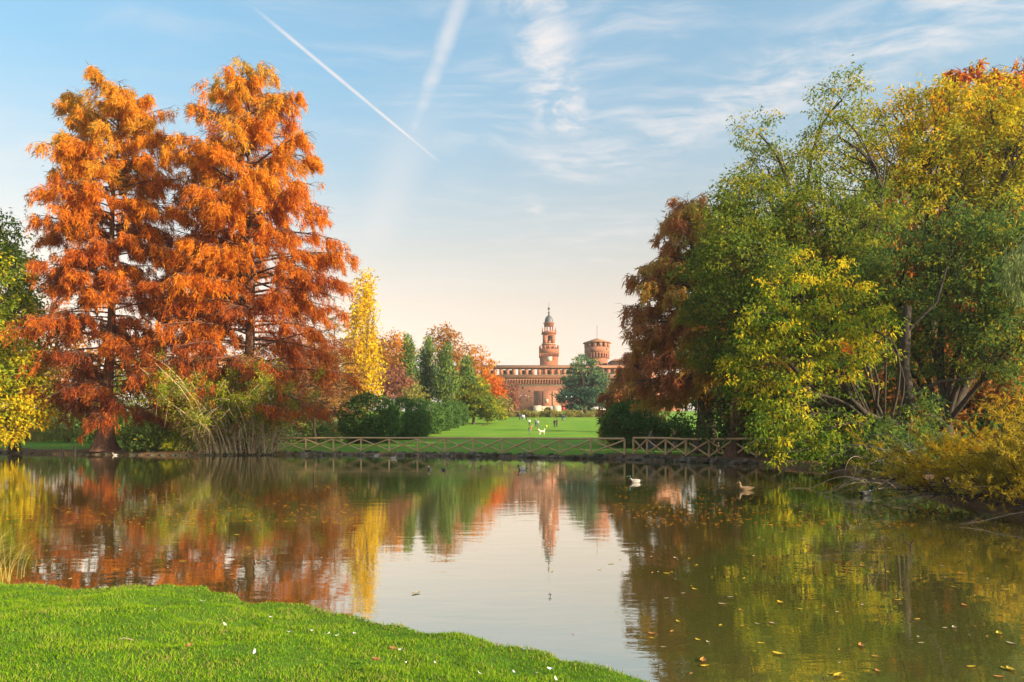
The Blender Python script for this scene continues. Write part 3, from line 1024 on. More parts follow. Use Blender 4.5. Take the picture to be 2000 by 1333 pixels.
def broadleaf(label, px, d, lobes, mat, seed, leaf=(0.20, 0.10), cl_r=0.35, n_leaf=26, cover=2.2, shell=0.5, name='tree', group=None, bark='bark',
              r0=0.3, fork=0.35, droop=0.4, gap=0.35, tint=(0.3, 0.7), twigs=True, tint_up=0.0, lobes_px=True, cat='tree', sway=0.15, trunk_to=None, flat=0.75, limbs=None, hang=0.0, fine=1.0, lump=1.0):
    """trunk, limbs to each lobe of the crown, leaf tufts through the lobes"""
    rng = np.random.default_rng(seed)
    x, y = wx(px, d), d
    root, base = tree_root(name, label, x, y, group, cat)
    lb = []
    for l in lobes:
        if lobes_px:
            qx, qy, qd, rp = l[:4]
            c = W(qx, qy, qd)
            r = rp * qd / F
            fz = l[4] if len(l) > 4 else 0.85
            dn = l[5] if len(l) > 5 else 1.0
            lb.append((*c, r, r, r * fz, dn))
        else:
            lb.append((base[0] + l[0], base[1] + l[1], base[2] + l[2], l[3], l[4], l[5], l[6] if len(l) > 6 else 1.0))
    lb = np.array(lb)
    c, r, dnl = lb[:, :3], lb[:, 3:6], lb[:, 6]
    top = c[:, 2].max()
    cen = c.mean(0)
    fz = base[2] + (cen[2] - base[2]) * fork
    fork_p = np.array([base[0] + (cen[0] - base[0]) * .25, base[1] + (cen[1] - base[1]) * .25, fz])
    g = Geo()
    tt = np.linspace(0, 1, 7)
    tp = base + (fork_p - base) * tt[:, None] + np.array([sway, sway * .6, 0]) * np.sin(tt * 5 + seed)[:, None] * tt[:, None] * (1 - tt[:, None])
    V, Q = flared_trunk(tp, r0, r0 * .72, flare=.55, flute=.18, nf=7, seed=seed, sides=16, fh=.5)
    put(root, base, 'trunk', V, Q, M[bark], smooth=True)
    nl = len(c)
    # limbs
    A = np.repeat(tp[-1:], nl, 0)
    A[:, 2] += rng.uniform(-.15, .0, nl) * (fz - base[2])
    Lm = pulled(rng, A, c, 8, .09)
    rl = np.clip(r0 * .38 * (r.mean(1) / r.mean()) ** .5, .02, .5)
    V, Q = tubes(Lm, rl[:, None] * np.linspace(1, .3, 8)[None], 6)
    g.add(V, Q)
    # tufts
    cc, ct = [], []
    for k in range(nl):
        area = 4 * np.pi * (r[k].prod() ** (2 / 3))
        m = max(6, int(area * cover * CM * fine * dnl[k] / (cl_r ** 2 * 6)))
        u = rdir(rng, m)
        rad = shell + (1.02 - shell) * rng.random(m) ** .6
        rad *= 1 + lump * .28 * np.sin(4.3 * u[:, 0] + k) * np.sin(5.1 * u[:, 2] + 2 * k) + .14 * lump * np.sin(9 * u[:, 1] + k) * np.sin(7 * u[:, 0]) + .07 * lump * rng.normal(size=m)
        p = c[k] + u * rad[:, None] * r[k]
        gp = np.sin(p[:, 0] * 1.9 / (cl_r * 2.2) + k) * np.sin(p[:, 1] * 1.7 / (cl_r * 2.2) + 1.1 * k) * np.sin(p[:, 2] * 2.1 / (cl_r * 2.2))
        keep = gp > -1 + gap * 1.6 * rng.random(m)
        p = p[keep]
        cc.append(p)
        ct.append(np.full(len(p), k))
    P = np.concatenate(cc)
    K = np.concatenate(ct)
    inside = np.zeros(len(P), bool)
    for k in range(nl):
        inside |= (((P - c[k]) / r[k]) ** 2).sum(1) < .22
    P, K = P[~inside], K[~inside]
    P = P[P[:, 2] > base[2] + .15]if not hang else P
    K = K[:len(P)] if len(K) != len(P) else K
    m = len(P)
    if twigs:
        near_i = np.argmin(((P[:, None] - c[None]) ** 2).sum(-1), 1) if m * nl < 4e6 else rng.integers(0, nl, m)
        sel = rng.random(m) < .22
        a = Lm[near_i[sel], rng.integers(4, 8, sel.sum())]
        TWg = pulled(rng, a, P[sel], 4, .10)
        tl = np.linalg.norm(P[sel] - a, axis=1)
        V, Q = tubes(TWg, (0.006 + .008 * tl)[:, None] * np.linspace(1, .3, 4)[None], 3)
        g.add(V, Q)
    put(root, base, 'branches', np.concatenate(g.V), np.concatenate(g.Q), M[bark])
    # leaves
    n = m * n_leaf
    ti = np.repeat(np.arange(m), n_leaf)
    off = rng.normal(size=(n, 3)) * cl_r * np.array([.62, .62, .62 * flat])
    C = P[ti] + off
    if hang:
        C[:, 2] -= rng.random(n) ** 1.5 * hang
    D = nrm(nrm(off) * .7 + rng.normal(size=(n, 3)) * .45 + np.array([0, 0, -droop]))
    S = nrm(np.cross(D, np.array([0, 0, 1.0]) + rng.normal(size=(n, 3)) * .7))
    V, Q = blades(C, D, S, LM / fine ** .4 * leaf[0] * rng.uniform(.6, 1.35, n), LM / fine ** .4 * leaf[1] * rng.uniform(.65, 1.3, n))
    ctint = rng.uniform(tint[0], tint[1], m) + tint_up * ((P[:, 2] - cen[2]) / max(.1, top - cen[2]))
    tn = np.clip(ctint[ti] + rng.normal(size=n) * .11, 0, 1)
    put(root, base, 'crown', V, Q, M[mat], tn)
    return root


#@@TREES
def build_left_trees():
    # the two great cypresses and the one between them
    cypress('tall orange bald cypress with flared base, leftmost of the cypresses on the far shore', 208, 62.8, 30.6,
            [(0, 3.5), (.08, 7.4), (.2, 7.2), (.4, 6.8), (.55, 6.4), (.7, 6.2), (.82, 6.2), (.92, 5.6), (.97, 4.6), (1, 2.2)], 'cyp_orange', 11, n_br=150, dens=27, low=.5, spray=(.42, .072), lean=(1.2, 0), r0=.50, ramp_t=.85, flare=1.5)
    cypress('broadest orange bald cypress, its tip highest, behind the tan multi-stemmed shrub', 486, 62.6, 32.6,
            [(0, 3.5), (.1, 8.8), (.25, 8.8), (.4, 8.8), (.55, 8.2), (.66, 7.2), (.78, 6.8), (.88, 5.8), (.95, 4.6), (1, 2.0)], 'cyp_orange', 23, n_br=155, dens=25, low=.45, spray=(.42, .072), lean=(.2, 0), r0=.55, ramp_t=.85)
    cypress('slimmer orange bald cypress half hidden between the two tallest ones', 408, 68.0, 27.5,
            [(0, 3), (.15, 5.5), (.4, 5.2), (.7, 4.2), (.9, 2.6), (1, .8)], 'cyp_orange', 37, n_br=85, dens=12, spray=(.45, .14), low=.6, lean=(-.6, 0), r0=.42, tint_lo=.1, tint_hi=.5)
    broadleaf('yellow-green broadleaf tree with dark trunk at the left edge of the picture', 30, 67.5,
              [(0, 440, 63, 30, 1, .8), (-30, 480, 63, 60), (25, 520, 62, 45), (0, 570, 62, 70), (-40, 640, 62, 80), (45, 610, 62, 45), (20, 690, 61, 65), (50, 740, 61, 55), (0, 780, 60, 60), (-60, 760, 61, 70), (60, 800, 61, 40), (15, 830, 60, 40)],
              'leaf_yellowgreen', 41, leaf=(.26, .15), cl_r=.55, n_leaf=24, cover=1.9, r0=.42, bark='bark_dark', fork=.3, tint=(.25, .85), tint_up=-.3)
    # fine-twigged russet trees by the fence
    cypress('sparse russet feathery tree with thin dark trunk behind the fence, left of the clipped hedge', 616, 78, 11.5,
            [(0, 3), (.2, 5.0), (.5, 4.4), (.8, 2.6), (1, .6)], 'cyp_red', 53, n_br=90, dens=6, low=.9, r0=.13, flare=.3, spray=(.30, .05), name='russet_tree', group=None, bark='bark_dark', t0=.26, droop=.3)
    cypress('russet feathery tree just behind the broadest cypress, beside the yellow poplar', 655, 92, 16.0,
            [(0, 3), (.2, 4.6), (.5, 4.0), (.8, 2.4), (1, .6)], 'cyp_red', 54, n_br=90, dens=5, low=.9, r0=.16, flare=.3, spray=(.36, .06), name='russet_tree', group=None, bark='bark_dark', t0=.15, droop=.3)
    # background trees seen under and between the cypresses
    k = [('brown-orange tree in the back row behind the leftmost cypress', 130, 96, 'leaf_brown', 640), ('dull green tree in the back row behind the leftmost cypress trunk', 265, 100, 'leaf_green', 660),
         ('orange tree in the back row behind the tan shrub', 400, 98, 'leaf_orange', 665), ('dull red tree in the back row behind the broadest cypress', 545, 102, 'leaf_purple', 655),
         ('dark green tree in the back row at the left edge', -20, 100, 'leaf_darkgreen', 600), ('brown tree in the back row left of the yellow poplar', 615, 112, 'leaf_brown', 660)]
    for i, (lab, px, d, mt, top) in enumerate(k):
        h = 815 - top
        broadleaf(lab, px, d, [(px, top + 40, d, 45), (px - 50, top + 80, d, 50), (px + 45, top + 75, d, 50), (px, top + 115, d - 2, 60), (px - 60, top + 140, d, 45), (px + 60, top + 140, d, 45)],
                  mt, 60 + i, leaf=(.42, .26), cl_r=.9, n_leaf=16, cover=1.5, r0=.3, bark='bark_dark', fork=.45, group='back row of trees beyond the far shore')
    for lab, px, d, rr, mt, sd in (('small dark green shrub on the bank beside the leftmost cypress base', 292, 61.3, 1.5, 'leaf_darkgreen', 71), ('small yellow-green shrub on the bank left of the tan shrub', 345, 61, 1.0, 'leaf_yellowgreen', 72)):
        broadleaf(lab, px, d, [(0, 0, rr * .8, rr, rr, rr * .8), (rr * .7, .2, rr * .6, rr * .7, rr * .7, rr * .6), (-rr * .8, .1, rr * .7, rr * .7, rr * .7, rr * .7)], mt, sd, leaf=(.20, .12), cl_r=.3, n_leaf=20, cover=2, lobes_px=False, name='shrub', cat='shrub', r0=.06, fork=.3)


def build_stem_shrub():
    """multi-stemmed shrub leaning over the water"""
    rng = np.random.default_rng(81)
    d = 61.3
    x = wx(468, d)
    root, base = tree_root('multi_stemmed_shrub', 'large tan multi-stemmed shrub with yellow-green leaves overhanging the far shore', x, d, None, 'shrub')
    N = 130
    bx = rng.uniform(-3.2, 3.0, N)
    by = rng.uniform(-1.2, 1.0, N)
    P0 = np.stack([x + bx, d + by, np.full(N, base[2] - .1)], 1)
    ln = rng.uniform(3.0, 9.2, N)
    out = np.stack([bx * .05 + rng.normal(size=N) * .13, by * .15 + rng.normal(size=N) * .25 - .05, np.ones(N)], 1)
    out = nrm(out)
    s = np.linspace(0, 1, 9)
    P = P0[:, None] + (ln[:, None] * s)[..., None] * out[:, None]
    arc = rng.normal(size=(N, 2)) * .18 + out[:, :2] * .5
    P[..., :2] += (ln[:, None] * s ** 2)[..., None] * arc[:, None]
    P[..., 2] -= (ln * rng.uniform(0, .28, N))[:, None] * s ** 2.5
    P[..., :2] += (.05 * ln[:, None] ** .5 * s)[..., None] * np.stack([np.sin(s[None] * rng.uniform(6, 14, N)[:, None] + rng.uniform(0, 6, N)[:, None]), np.sin(s[None] * rng.uniform(6, 14, N)[:, None])], -1) * 2.2
    V1, Q1 = tubes(P, (0.026 + .006 * ln)[:, None] * (1 - .8 * s), 5)
    g = Geo().add(V1, Q1)
    put(root, base, 'stems', V1, Q1, M['twig_tan'])
    # side twigs, some trailing to the water
    T = 1500
    bi = rng.integers(0, N, T)
    u = rng.uniform(.2, 1, T)
    f = u * 8
    k0 = np.minimum(f.astype(int), 7)
    p0 = P[bi, k0] + (P[bi, k0 + 1] - P[bi, k0]) * (f - k0)[:, None]
    D = nrm(rng.normal(size=(T, 3)) + out[bi] * .5)
    tl = rng.uniform(.5, 1.7, T)
    q = np.linspace(0, 1, 5)
    TW = p0[:, None] + (tl[:, None] * q)[..., None] * D[:, None]
    TW[..., 2] -= tl[:, None] * .3 * q ** 2
    A2 = 130
    a0 = np.stack([x + rng.uniform(-4.2, 5.5, A2), d + rng.uniform(-1.2, .6, A2), base[2] + rng.uniform(.3, 2.0, A2)], 1)
    dd = nrm(np.stack([rng.normal(size=A2) * .8, -rng.uniform(.2, 1, A2), rng.uniform(-.2, .5, A2)], 1))
    l2 = rng.uniform(1, 2.4, A2)
    T2 = a0[:, None] + (l2[:, None] * q)[..., None] * dd[:, None]
    T2[..., 2] = np.maximum(T2[..., 2] - l2[:, None] * .75 * q ** 2, .02)
    TA = np.concatenate([TW, T2])
    tla = np.concatenate([tl, l2])
    V, Q = tubes(TA, (.008 + .008 * tla)[:, None] * (1 - .75 * q), 4)
    put(root, base, 'twigs', V, Q, M['twig_tan'])
    hi = rng.random(T) < np.clip((TW[:, -1, 2] - base[2] - 1.4) / 4.0, .06, .95)
    E = TW[hi][:, 1:].reshape(-1, 3)
    n = len(E) * 18
    ti = np.repeat(np.arange(len(E)), 18)
    C = E[ti] + rng.normal(size=(n, 3)) * .22
    Dl = nrm(rng.normal(size=(n, 3)) + np.array([0, 0, -.3]))
    S = nrm(np.cross(Dl, rdir(rng, n)))
    V, Q = blades(C, Dl, S, .19 * rng.uniform(.6, 1.4, n), .075 * rng.uniform(.7, 1.2, n))
    tn = np.clip(rng.uniform(.1, .75, len(E))[ti] + rng.normal(size=n) * .15, 0, 1)
    put(root, base, 'crown', V, Q, M['leaf_yellowgreen'], tn)


def build_mid_trees():
    # Lombardy poplar
    d = 126
    x = wx(702, d)
    b = gz1(x, d)
    k = d / F
    lob = []
    for py, w in ((548, 16), (572, 22), (600, 26), (630, 31), (660, 31), (690, 35), (715, 38), (740, 38), (765, 34)):
        lob.append((706 + (8 if py < 600 else 0) + (-6 if py > 680 else 0), py, d, w * .8, 1.25, 1.0))
        lob.append((698 + (py % 7) * 2 - (22 if py > 650 else 8), py + 8, d - 1, w * .52, 1.5, .8))
        lob.append((712 + (16 if py > 640 else 6), py + 2, d + 1, w * .52, 1.5, .8))
    broadleaf('tall narrow bright yellow poplar beyond the clipped hedge', 702, d, lob, 'leaf_poplar', 91, leaf=(.42, .30), cl_r=.75, n_leaf=15, cover=1.5, r0=.35, fork=.25, name='poplar_tree', flat=1.6, droop=.2, gap=.55, shell=.25, tint=(.15, .85))
    # clipped evergreen hedge, one rounded bush after another
    hb = [('nearest and largest clipped dark laurel bush of the row, behind the fence', 722, 80, 58, 96), ('clipped dark laurel bush second in the row from the pond', 792, 91, 38, 80), ('clipped dark laurel bush third in the row from the pond', 818, 102, 27, 74),
          ('clipped dark laurel bush fourth in the row from the pond', 842, 113, 24, 62), ('clipped dark laurel bush fifth in the row from the pond', 862, 125, 22, 56), ('clipped dark laurel bush sixth in the row from the pond', 880, 138, 20, 52), ('farthest clipped dark laurel bush of the row', 896, 152, 18, 48)]
    for i, (lab, px, d, w, h) in enumerate(hb):
        k = d / F
        rw, hh = w * k, h * k
        broadleaf(lab, px, d, [(0, 0, hh * .50, rw, rw * .9, hh * .50), (rw * .25, -rw * .1, hh * .33, rw * .74, rw * .7, hh * .33), (-rw * .25, 0, hh * .33, rw * .74, rw * .7, hh * .33)],
                  'leaf_laurel', 100 + i, leaf=(.19, .12), cl_r=.30, n_leaf=20, cover=1.7, shell=.90, lobes_px=False, name='laurel_bush', cat='bush', group='row of clipped laurel bushes', r0=.12, fork=.2, gap=.02, twigs=False, droop=.1, lump=.12)
    # upright conifers
    for i, (px, top, d, w, lab) in enumerate(((797, 655, 150, 19, 'upright green conifer nearest the yellow poplar'), (833, 660, 154, 20, 'middle upright green conifer of the three taller ones'), (871, 671, 150, 20, 'upright green conifer in front of the tall brown tree'), (912, 696, 160, 15, 'shortest upright green conifer beside the bright orange trees'))):
        lob = []
        H = 800 - top
        for j in range(9):
            f = j / 8
            wd = w * (.28 + .95 * f ** .75) if f < .85 else w * 1.05
            lob.append((px + 3 * math.sin(j * 2.1 + i), top + 8 + (H - 40) * f, d, wd * .95, .95))
            lob.append((px + wd * .55 * math.sin(j * 1.7 + i), top + 14 + (H - 40) * f, d - 1, wd * .55, 1.1))
        broadleaf(lab, px, d, lob, 'leaf_conifer', 120 + i, leaf=(.55, .22), cl_r=.65, n_leaf=15, cover=1.2, shell=.7, name='conifer', group='upright conifers left of the lawn', r0=.25, fork=.3, droop=-.5, gap=.25, twigs=False, flat=1.3, tint=(.1, .8))
    # autumn trees in the distance
    T = [('orange tree right behind the yellow poplar', 752, 148, [(745, 672, 148, 24), (762, 690, 148, 26), (740, 710, 148, 28), (770, 728, 148, 26)], 'leaf_brown', 1.0),
         ('bright orange round tree between poplar and conifers', 780, 168, [(778, 664, 168, 20), (762, 680, 168, 22), (792, 690, 168, 22), (775, 712, 168, 28)], 'leaf_orange', .8),
         ('tallest brown-orange tree with open crown above the conifers', 868, 178, [(866, 650, 178, 20), (848, 664, 178, 16), (888, 664, 178, 19), (870, 684, 178, 24), (898, 695, 178, 18), (846, 690, 178, 18), (880, 712, 178, 26)], 'leaf_brown', .75),
         ('small orange tree right of the tallest brown tree', 913, 186, [(912, 686, 186, 14), (902, 704, 186, 15), (920, 712, 186, 16), (908, 732, 186, 20)], 'leaf_brown', .85),
         ('orange tree with rounded open crown beside the castle wall', 940, 190, [(938, 690, 190, 15), (926, 706, 190, 14), (950, 712, 190, 16), (938, 735, 190, 22), (956, 740, 190, 14)], 'leaf_orange', .9),
         ('glowing red-orange maple left of the castle wall', 958, 176, [(950, 742, 176, 16), (966, 748, 176, 16), (958, 764, 176, 18), (975, 765, 176, 12)], 'leaf_red', 1.2),
         ('dull red shrubby tree hiding the foot of the castle wall', 988, 205, [(978, 752, 205, 16), (996, 762, 205, 16), (1006, 778, 205, 13), (984, 780, 205, 18), (1000, 792, 205, 14)], 'leaf_purple', 1.1),
         ('olive brown tree right of the glowing maple', 972, 185, [(965, 775, 185, 16), (982, 785, 185, 15), (970, 795, 185, 16)], 'leaf_shrub', 1.1),
         ('greyish plum tree beside the foot of the yellow poplar', 762, 140, [(760, 735, 140, 28), (782, 750, 140, 24), (745, 762, 140, 26), (772, 772, 140, 24)], 'leaf_purple', 1.0),
         ('dull dark tree in front of the tallest conifer', 778, 158, [(780, 706, 158, 18), (775, 730, 158, 22)], 'leaf_shrub', 1.0),
         ('small rounded yellow and mauve tree behind the hedge', 812, 132, [(808, 768, 132, 18), (826, 775, 132, 15), (795, 778, 132, 14)], 'leaf_shrub', 1.2),
         ('yellow-green tree in front of the shortest conifer', 925, 168, [(915, 745, 168, 18), (935, 752, 168, 18), (900, 752, 168, 16), (925, 768, 168, 22)], 'leaf_yellowgreen', 1.0)]
    for i, (lab, px, d, lob, mt, cv) in enumerate(T):
        broadleaf(lab, px, d, lob, mt, 140 + i, leaf=(.55, .36), cl_r=.95, n_leaf=15, cover=1.6 * cv, r0=.28, fork=.45, name='autumn_tree', group='autumn trees left of the lawn', gap=.5, shell=.35)
    # low spreading tree with layered boughs
    lob = []
    rng = np.random.default_rng(7)
    for j in range(16):
        f = j / 15
        py = 750 + 60 * f
        w = 20 + 28 * f
        for s in (-1, 0, 1):
            lob.append((930 + s * w * .75 + rng.normal() * 4, py + abs(s) * 5, 158 + rng.normal() * 2, w * .5, .28))
    broadleaf('low spreading green tree with layered drooping boughs at the lawn edge', 925, 158, lob, 'leaf_green', 160, leaf=(.45, .26), cl_r=.6, n_leaf=14, cover=.9, r0=.25, fork=.4, name='spreading_tree', tint=(.15, .85), twigs=False, flat=.4)
    # cedar in front of the castle
    lob = []
    for j in range(15):
        f = j / 14
        py = 697 + 98 * f
        w = 14 + 30 * min(1, f * 1.5) - (8 if f > .85 else 0)
        m = 3 if f < .3 else 5
        for s in np.linspace(-1, 1, m):
            lob.append((1143 + s * w * .82 + rng.normal() * 4, py + abs(s) * 6 + rng.normal() * 3, 222 + rng.normal() * 3.5, w * .34 + 2, .36))
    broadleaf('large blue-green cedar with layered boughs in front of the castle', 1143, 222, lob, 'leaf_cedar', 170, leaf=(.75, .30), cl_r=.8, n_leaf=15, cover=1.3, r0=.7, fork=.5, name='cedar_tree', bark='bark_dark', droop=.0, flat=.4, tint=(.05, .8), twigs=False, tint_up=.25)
    broadleaf('hazy bluish tree right behind the cedar', 1178, 240, [(1172, 735, 240, 14), (1186, 750, 240, 16), (1176, 772, 240, 18), (1195, 780, 240, 16)], 'leaf_cedar', 171, leaf=(.7, .4), cl_r=1.0, n_leaf=14, cover=1.6, r0=.3, fork=.4, name='tree', bark='bark_dark')
    broadleaf('pale olive tree at the right edge of the lawn below the russet cypress', 1212, 120, [(1205, 770, 120, 18), (1222, 785, 120, 20), (1200, 792, 120, 16), (1215, 808, 120, 22)], 'leaf_shrub', 172, leaf=(.35, .22), cl_r=.6, n_leaf=16, cover=1.8, r0=.2, fork=.4, name='tree')
    # planted border across the top of the lawn
    for i, px in enumerate(range(968, 1192, 14)):
        d = 204 + 2 * math.sin(i * 2.3)
        r = .95 + .35 * math.sin(i * 1.9)
        broadleaf(('tan', 'olive', 'tall tan', 'low olive')[i % 4] + ' border shrub at the far lawn edge, ' + ('leftmost', 'second', 'third', 'fourth', 'fifth', 'sixth', 'seventh', 'eighth', 'ninth', 'tenth', 'eleventh', 'twelfth', 'thirteenth', 'fourteenth', 'fifteenth', 'rightmost')[i] + ' of the row from the left', px, d, [(0, 0, r * .7, r * 1.3, r, r * .85), (r, .2, r * .5, r, r * .8, r * .6)], 'leaf_shrub', 180 + i, leaf=(.35, .18), cl_r=.4, n_leaf=18, cover=2.0, lobes_px=False, name='border_shrub', cat='shrub', group='border shrubs along the far edge of the lawn', r0=.05, fork=.2, twigs=False, droop=-.6, tint=(.2, .9))
    for i, (px, d, r, lab) in enumerate(((652, 86, 1.3, 'pale silvery grass clump behind the fence left of the hedge'), (640, 90, 1.0, 'smaller silvery grass clump behind the fence'))):
        broadleaf(lab, px, d, [(0, 0, r, r, r, r)], 'leaf_willow', 220 + i, leaf=(.5, .07), cl_r=.4, n_leaf=26, cover=2, lobes_px=False, name='grass_clump', cat='plant', r0=.05, fork=.2, twigs=False, droop=-.4)


def build_right_trees():
    cypress('russet bald cypress with thick trunk behind the fence, nearest tree right of the lawn', 1378, 52.5, 18.6,
            [(0, 3.5), (.10, 7.0), (.25, 6.9), (.4, 6.0), (.55, 6.0), (.7, 4.6), (.85, 3.4), (1, 1.0)], 'cyp_red', 301, n_br=145, dens=17, tint_lo=.15, tint_hi=.75, ramp_t=.2, cr=(.62, 1.0), low=.95, lean=(-1.4, 0), r0=.62, flare=.9, spray=(.40, .115), t0=.21, group=None, bark='bark')
    cypress('ochre bald cypress with fluted red-brown trunk and spreading roots at the water', 1436, 45.0, 15.5,
            [(0, 2.0), (.2, 4.0), (.5, 3.8), (.8, 2.4), (1, .6)], 'cyp_olive', 302, n_br=80, dens=15, low=.9, r0=.34, flare=1.3, spray=(.34, .11), t0=.32, group=None)
    cypress('russet bald cypress deep in the thicket behind the green tree', 1560, 58, 20.5, [(0, 3), (.15, 5.5), (.5, 5), (.8, 3), (1, .7)], 'cyp_red', 303, n_br=80, dens=9, low=.9, r0=.45, t0=.08, group=None, spray=(.6, .2))
    cypress('orange-russet bald cypress deep in the thicket behind the gold tree', 1720, 56, 22, [(0, 3), (.15, 6), (.5, 5.5), (.8, 3.4), (1, .7)], 'cyp_orange', 304, n_br=80, dens=9, low=.9, r0=.5, t0=.08, group=None, tint_lo=.0, tint_hi=.4, spray=(.6, .2))
    cypress('tall orange bald cypress top rising over the gold tree', 1893, 62, 33.2, [(0, 3), (.15, 6), (.5, 6), (.8, 5), (.92, 4.2), (1, 1.2)], 'cyp_orange', 305, n_br=80, dens=9, low=.8, r0=.6, t0=.1, group=None, tint_lo=.25, tint_hi=.6, spray=(.6, .2))
    cypress('orange bald cypress at the right edge rising over the gold tree', 2010, 60, 32.5, [(0, 3), (.15, 6), (.5, 6), (.8, 5), (.92, 4.0), (1, 1.2)], 'cyp_orange', 306, n_br=80, dens=9, low=.8, r0=.6, t0=.1, group=None, tint_lo=.3, tint_hi=.7, spray=(.6, .2))
    cypress('low russet feathery tree at the lawn corner behind the dark laurel thicket', 1236, 74, 9.6, [(0, 2), (.15, 3.6), (.4, 3.6), (.7, 2.6), (1, .6)], 'cyp_red', 307, n_br=90, dens=14, low=.95, r0=.2, t0=.12, group=None, spray=(.42, .13), flare=.3, name='russet_tree', tint_lo=.0, tint_hi=.6)
    # dark laurel at the end of the fence
    broadleaf('dark evergreen laurel thicket behind the fence at the lawn corner', 1262, 66, [(1215, 830, 66, 34, 1.1), (1245, 845, 65, 38), (1280, 850, 65, 38), (1315, 848, 65, 36), (1205, 850, 66, 24), (1330, 860, 65, 26), (1240, 815, 67, 34)], 'leaf_laurel', 310, leaf=(.20, .12), cl_r=.38, n_leaf=28, cover=2.4, shell=.7, name='laurel_thicket', cat='bush', r0=.12, fork=.2, gap=.15, twigs=False)
    # big green tree
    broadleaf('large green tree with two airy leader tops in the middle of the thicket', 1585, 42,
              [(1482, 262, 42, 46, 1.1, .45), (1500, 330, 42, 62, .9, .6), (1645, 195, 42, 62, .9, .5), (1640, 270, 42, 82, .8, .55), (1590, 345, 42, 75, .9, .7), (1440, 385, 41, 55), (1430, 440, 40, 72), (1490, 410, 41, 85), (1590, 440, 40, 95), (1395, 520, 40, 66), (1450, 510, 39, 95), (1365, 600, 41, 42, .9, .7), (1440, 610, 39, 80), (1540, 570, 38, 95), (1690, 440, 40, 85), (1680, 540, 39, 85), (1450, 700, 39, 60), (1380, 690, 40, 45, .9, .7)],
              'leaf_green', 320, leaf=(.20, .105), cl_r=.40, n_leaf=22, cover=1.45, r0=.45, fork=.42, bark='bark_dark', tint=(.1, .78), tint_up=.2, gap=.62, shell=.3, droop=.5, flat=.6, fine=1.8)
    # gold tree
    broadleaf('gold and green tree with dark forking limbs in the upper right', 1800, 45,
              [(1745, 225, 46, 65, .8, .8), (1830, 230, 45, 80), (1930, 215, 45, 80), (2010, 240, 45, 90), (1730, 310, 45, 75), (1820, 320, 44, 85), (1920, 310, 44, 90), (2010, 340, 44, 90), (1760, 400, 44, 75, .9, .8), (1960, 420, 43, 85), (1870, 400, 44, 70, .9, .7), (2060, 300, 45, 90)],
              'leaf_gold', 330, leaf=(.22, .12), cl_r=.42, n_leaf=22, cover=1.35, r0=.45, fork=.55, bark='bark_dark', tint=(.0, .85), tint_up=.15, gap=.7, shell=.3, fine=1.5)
    # deep green tree to the right
    broadleaf('dark green tree with long low limbs overhanging the right shore', 1850, 33,
              [(1760, 540, 35, 85), (1860, 480, 35, 90), (1960, 490, 34, 95), (1900, 590, 33, 95), (1990, 600, 32, 90), (1800, 630, 34, 85), (1960, 690, 31, 80), (1870, 690, 33, 75, .9, .7), (1740, 690, 36, 60, .9, .7), (1700, 620, 37, 55), (1660, 860, 34, 55, .7), (1730, 850, 33, 60, .7), (1790, 810, 31, 55, .8, .7), (2030, 520, 34, 100)],
              'leaf_darkgreen', 340, leaf=(.19, .10), cl_r=.36, n_leaf=22, cover=1.35, r0=.42, fork=.3, bark='bark_dark', tint=(.1, .9), gap=.6, shell=.3, droop=.6, flat=.6, fine=1.8)
    # bright yellow-green boughs over the water
    broadleaf('bright yellow-green leafy tree drooping over the water in front of the thicket', 1775, 31,
              [(1560, 545, 31, 48, .9, .8), (1640, 575, 31, 55, .9, .8), (1520, 625, 30, 65), (1610, 640, 30, 75), (1690, 640, 30.5, 55), (1470, 690, 30, 50), (1560, 705, 29.5, 75), (1650, 715, 30, 65), (1460, 755, 30, 45), (1540, 775, 29, 55, .8, .8), (1510, 835, 28.5, 50, .75), (1580, 850, 28.5, 60, .75), (1650, 835, 29, 50, .8, .8), (1530, 885, 28, 36, .7), (1610, 895, 28, 36, .6), (1480, 800, 29.5, 35), (1500, 555, 30.5, 26, .8, .8), (1705, 565, 31, 28, .8, .8), (1432, 715, 30, 24, .8), (1428, 765, 30, 22, .7), (1738, 680, 31, 30, .8, .8), (1558, 495, 31, 24, .9, .7), (1625, 515, 31, 26, .8, .7), (1483, 868, 28.5, 26, .6), (1700, 880, 29, 28, .6)],
              'leaf_yellowgreen', 350, leaf=(.17, .085), cl_r=.32, n_leaf=24, cover=1.05, r0=.2, fork=.22, bark='bark_dark', tint=(.0, .88), gap=.85, shell=.25, droop=.7, flat=.55, tint_up=.1, fine=1.6)
    # pale willow tip
    broadleaf('pale silvery willow drooping in at the right edge of the picture', 2120, 26, [(1996, 495, 26, 24, 1.4), (1982, 530, 26, 15, 1.5), (2015, 530, 26, 28, 1.3), (2060, 470, 26, 45, 1), (2120, 420, 26, 70, 1)], 'leaf_willow', 360, leaf=(.20, .035), cl_r=.25, n_leaf=30, cover=1.5, r0=.25, fork=.5, name='willow_tree', droop=2.5, hang=.8, tint=(.1, .9))
    # dark back trees closing the thicket
    for i, (px, d, top, mt, lab) in enumerate(((1480, 72, 480, 'leaf_darkgreen', 'dark tree closing the thicket behind the russet cypress'), (1620, 74, 430, 'leaf_darkgreen', 'dark tree closing the thicket behind the large green tree'), (1800, 70, 400, 'leaf_brown', 'brown tree closing the thicket behind the gold tree'), (1960, 68, 420, 'leaf_darkgreen', 'dark tree closing the thicket at the right edge'))):
        lob = [(px, top + 60, d, 70), (px - 60, top + 140, d, 75), (px + 60, top + 140, d, 75), (px, top + 220, d - 2, 95), (px - 70, top + 290, d, 75), (px + 70, top + 290, d, 75), (px, top + 350, d - 2, 80)]
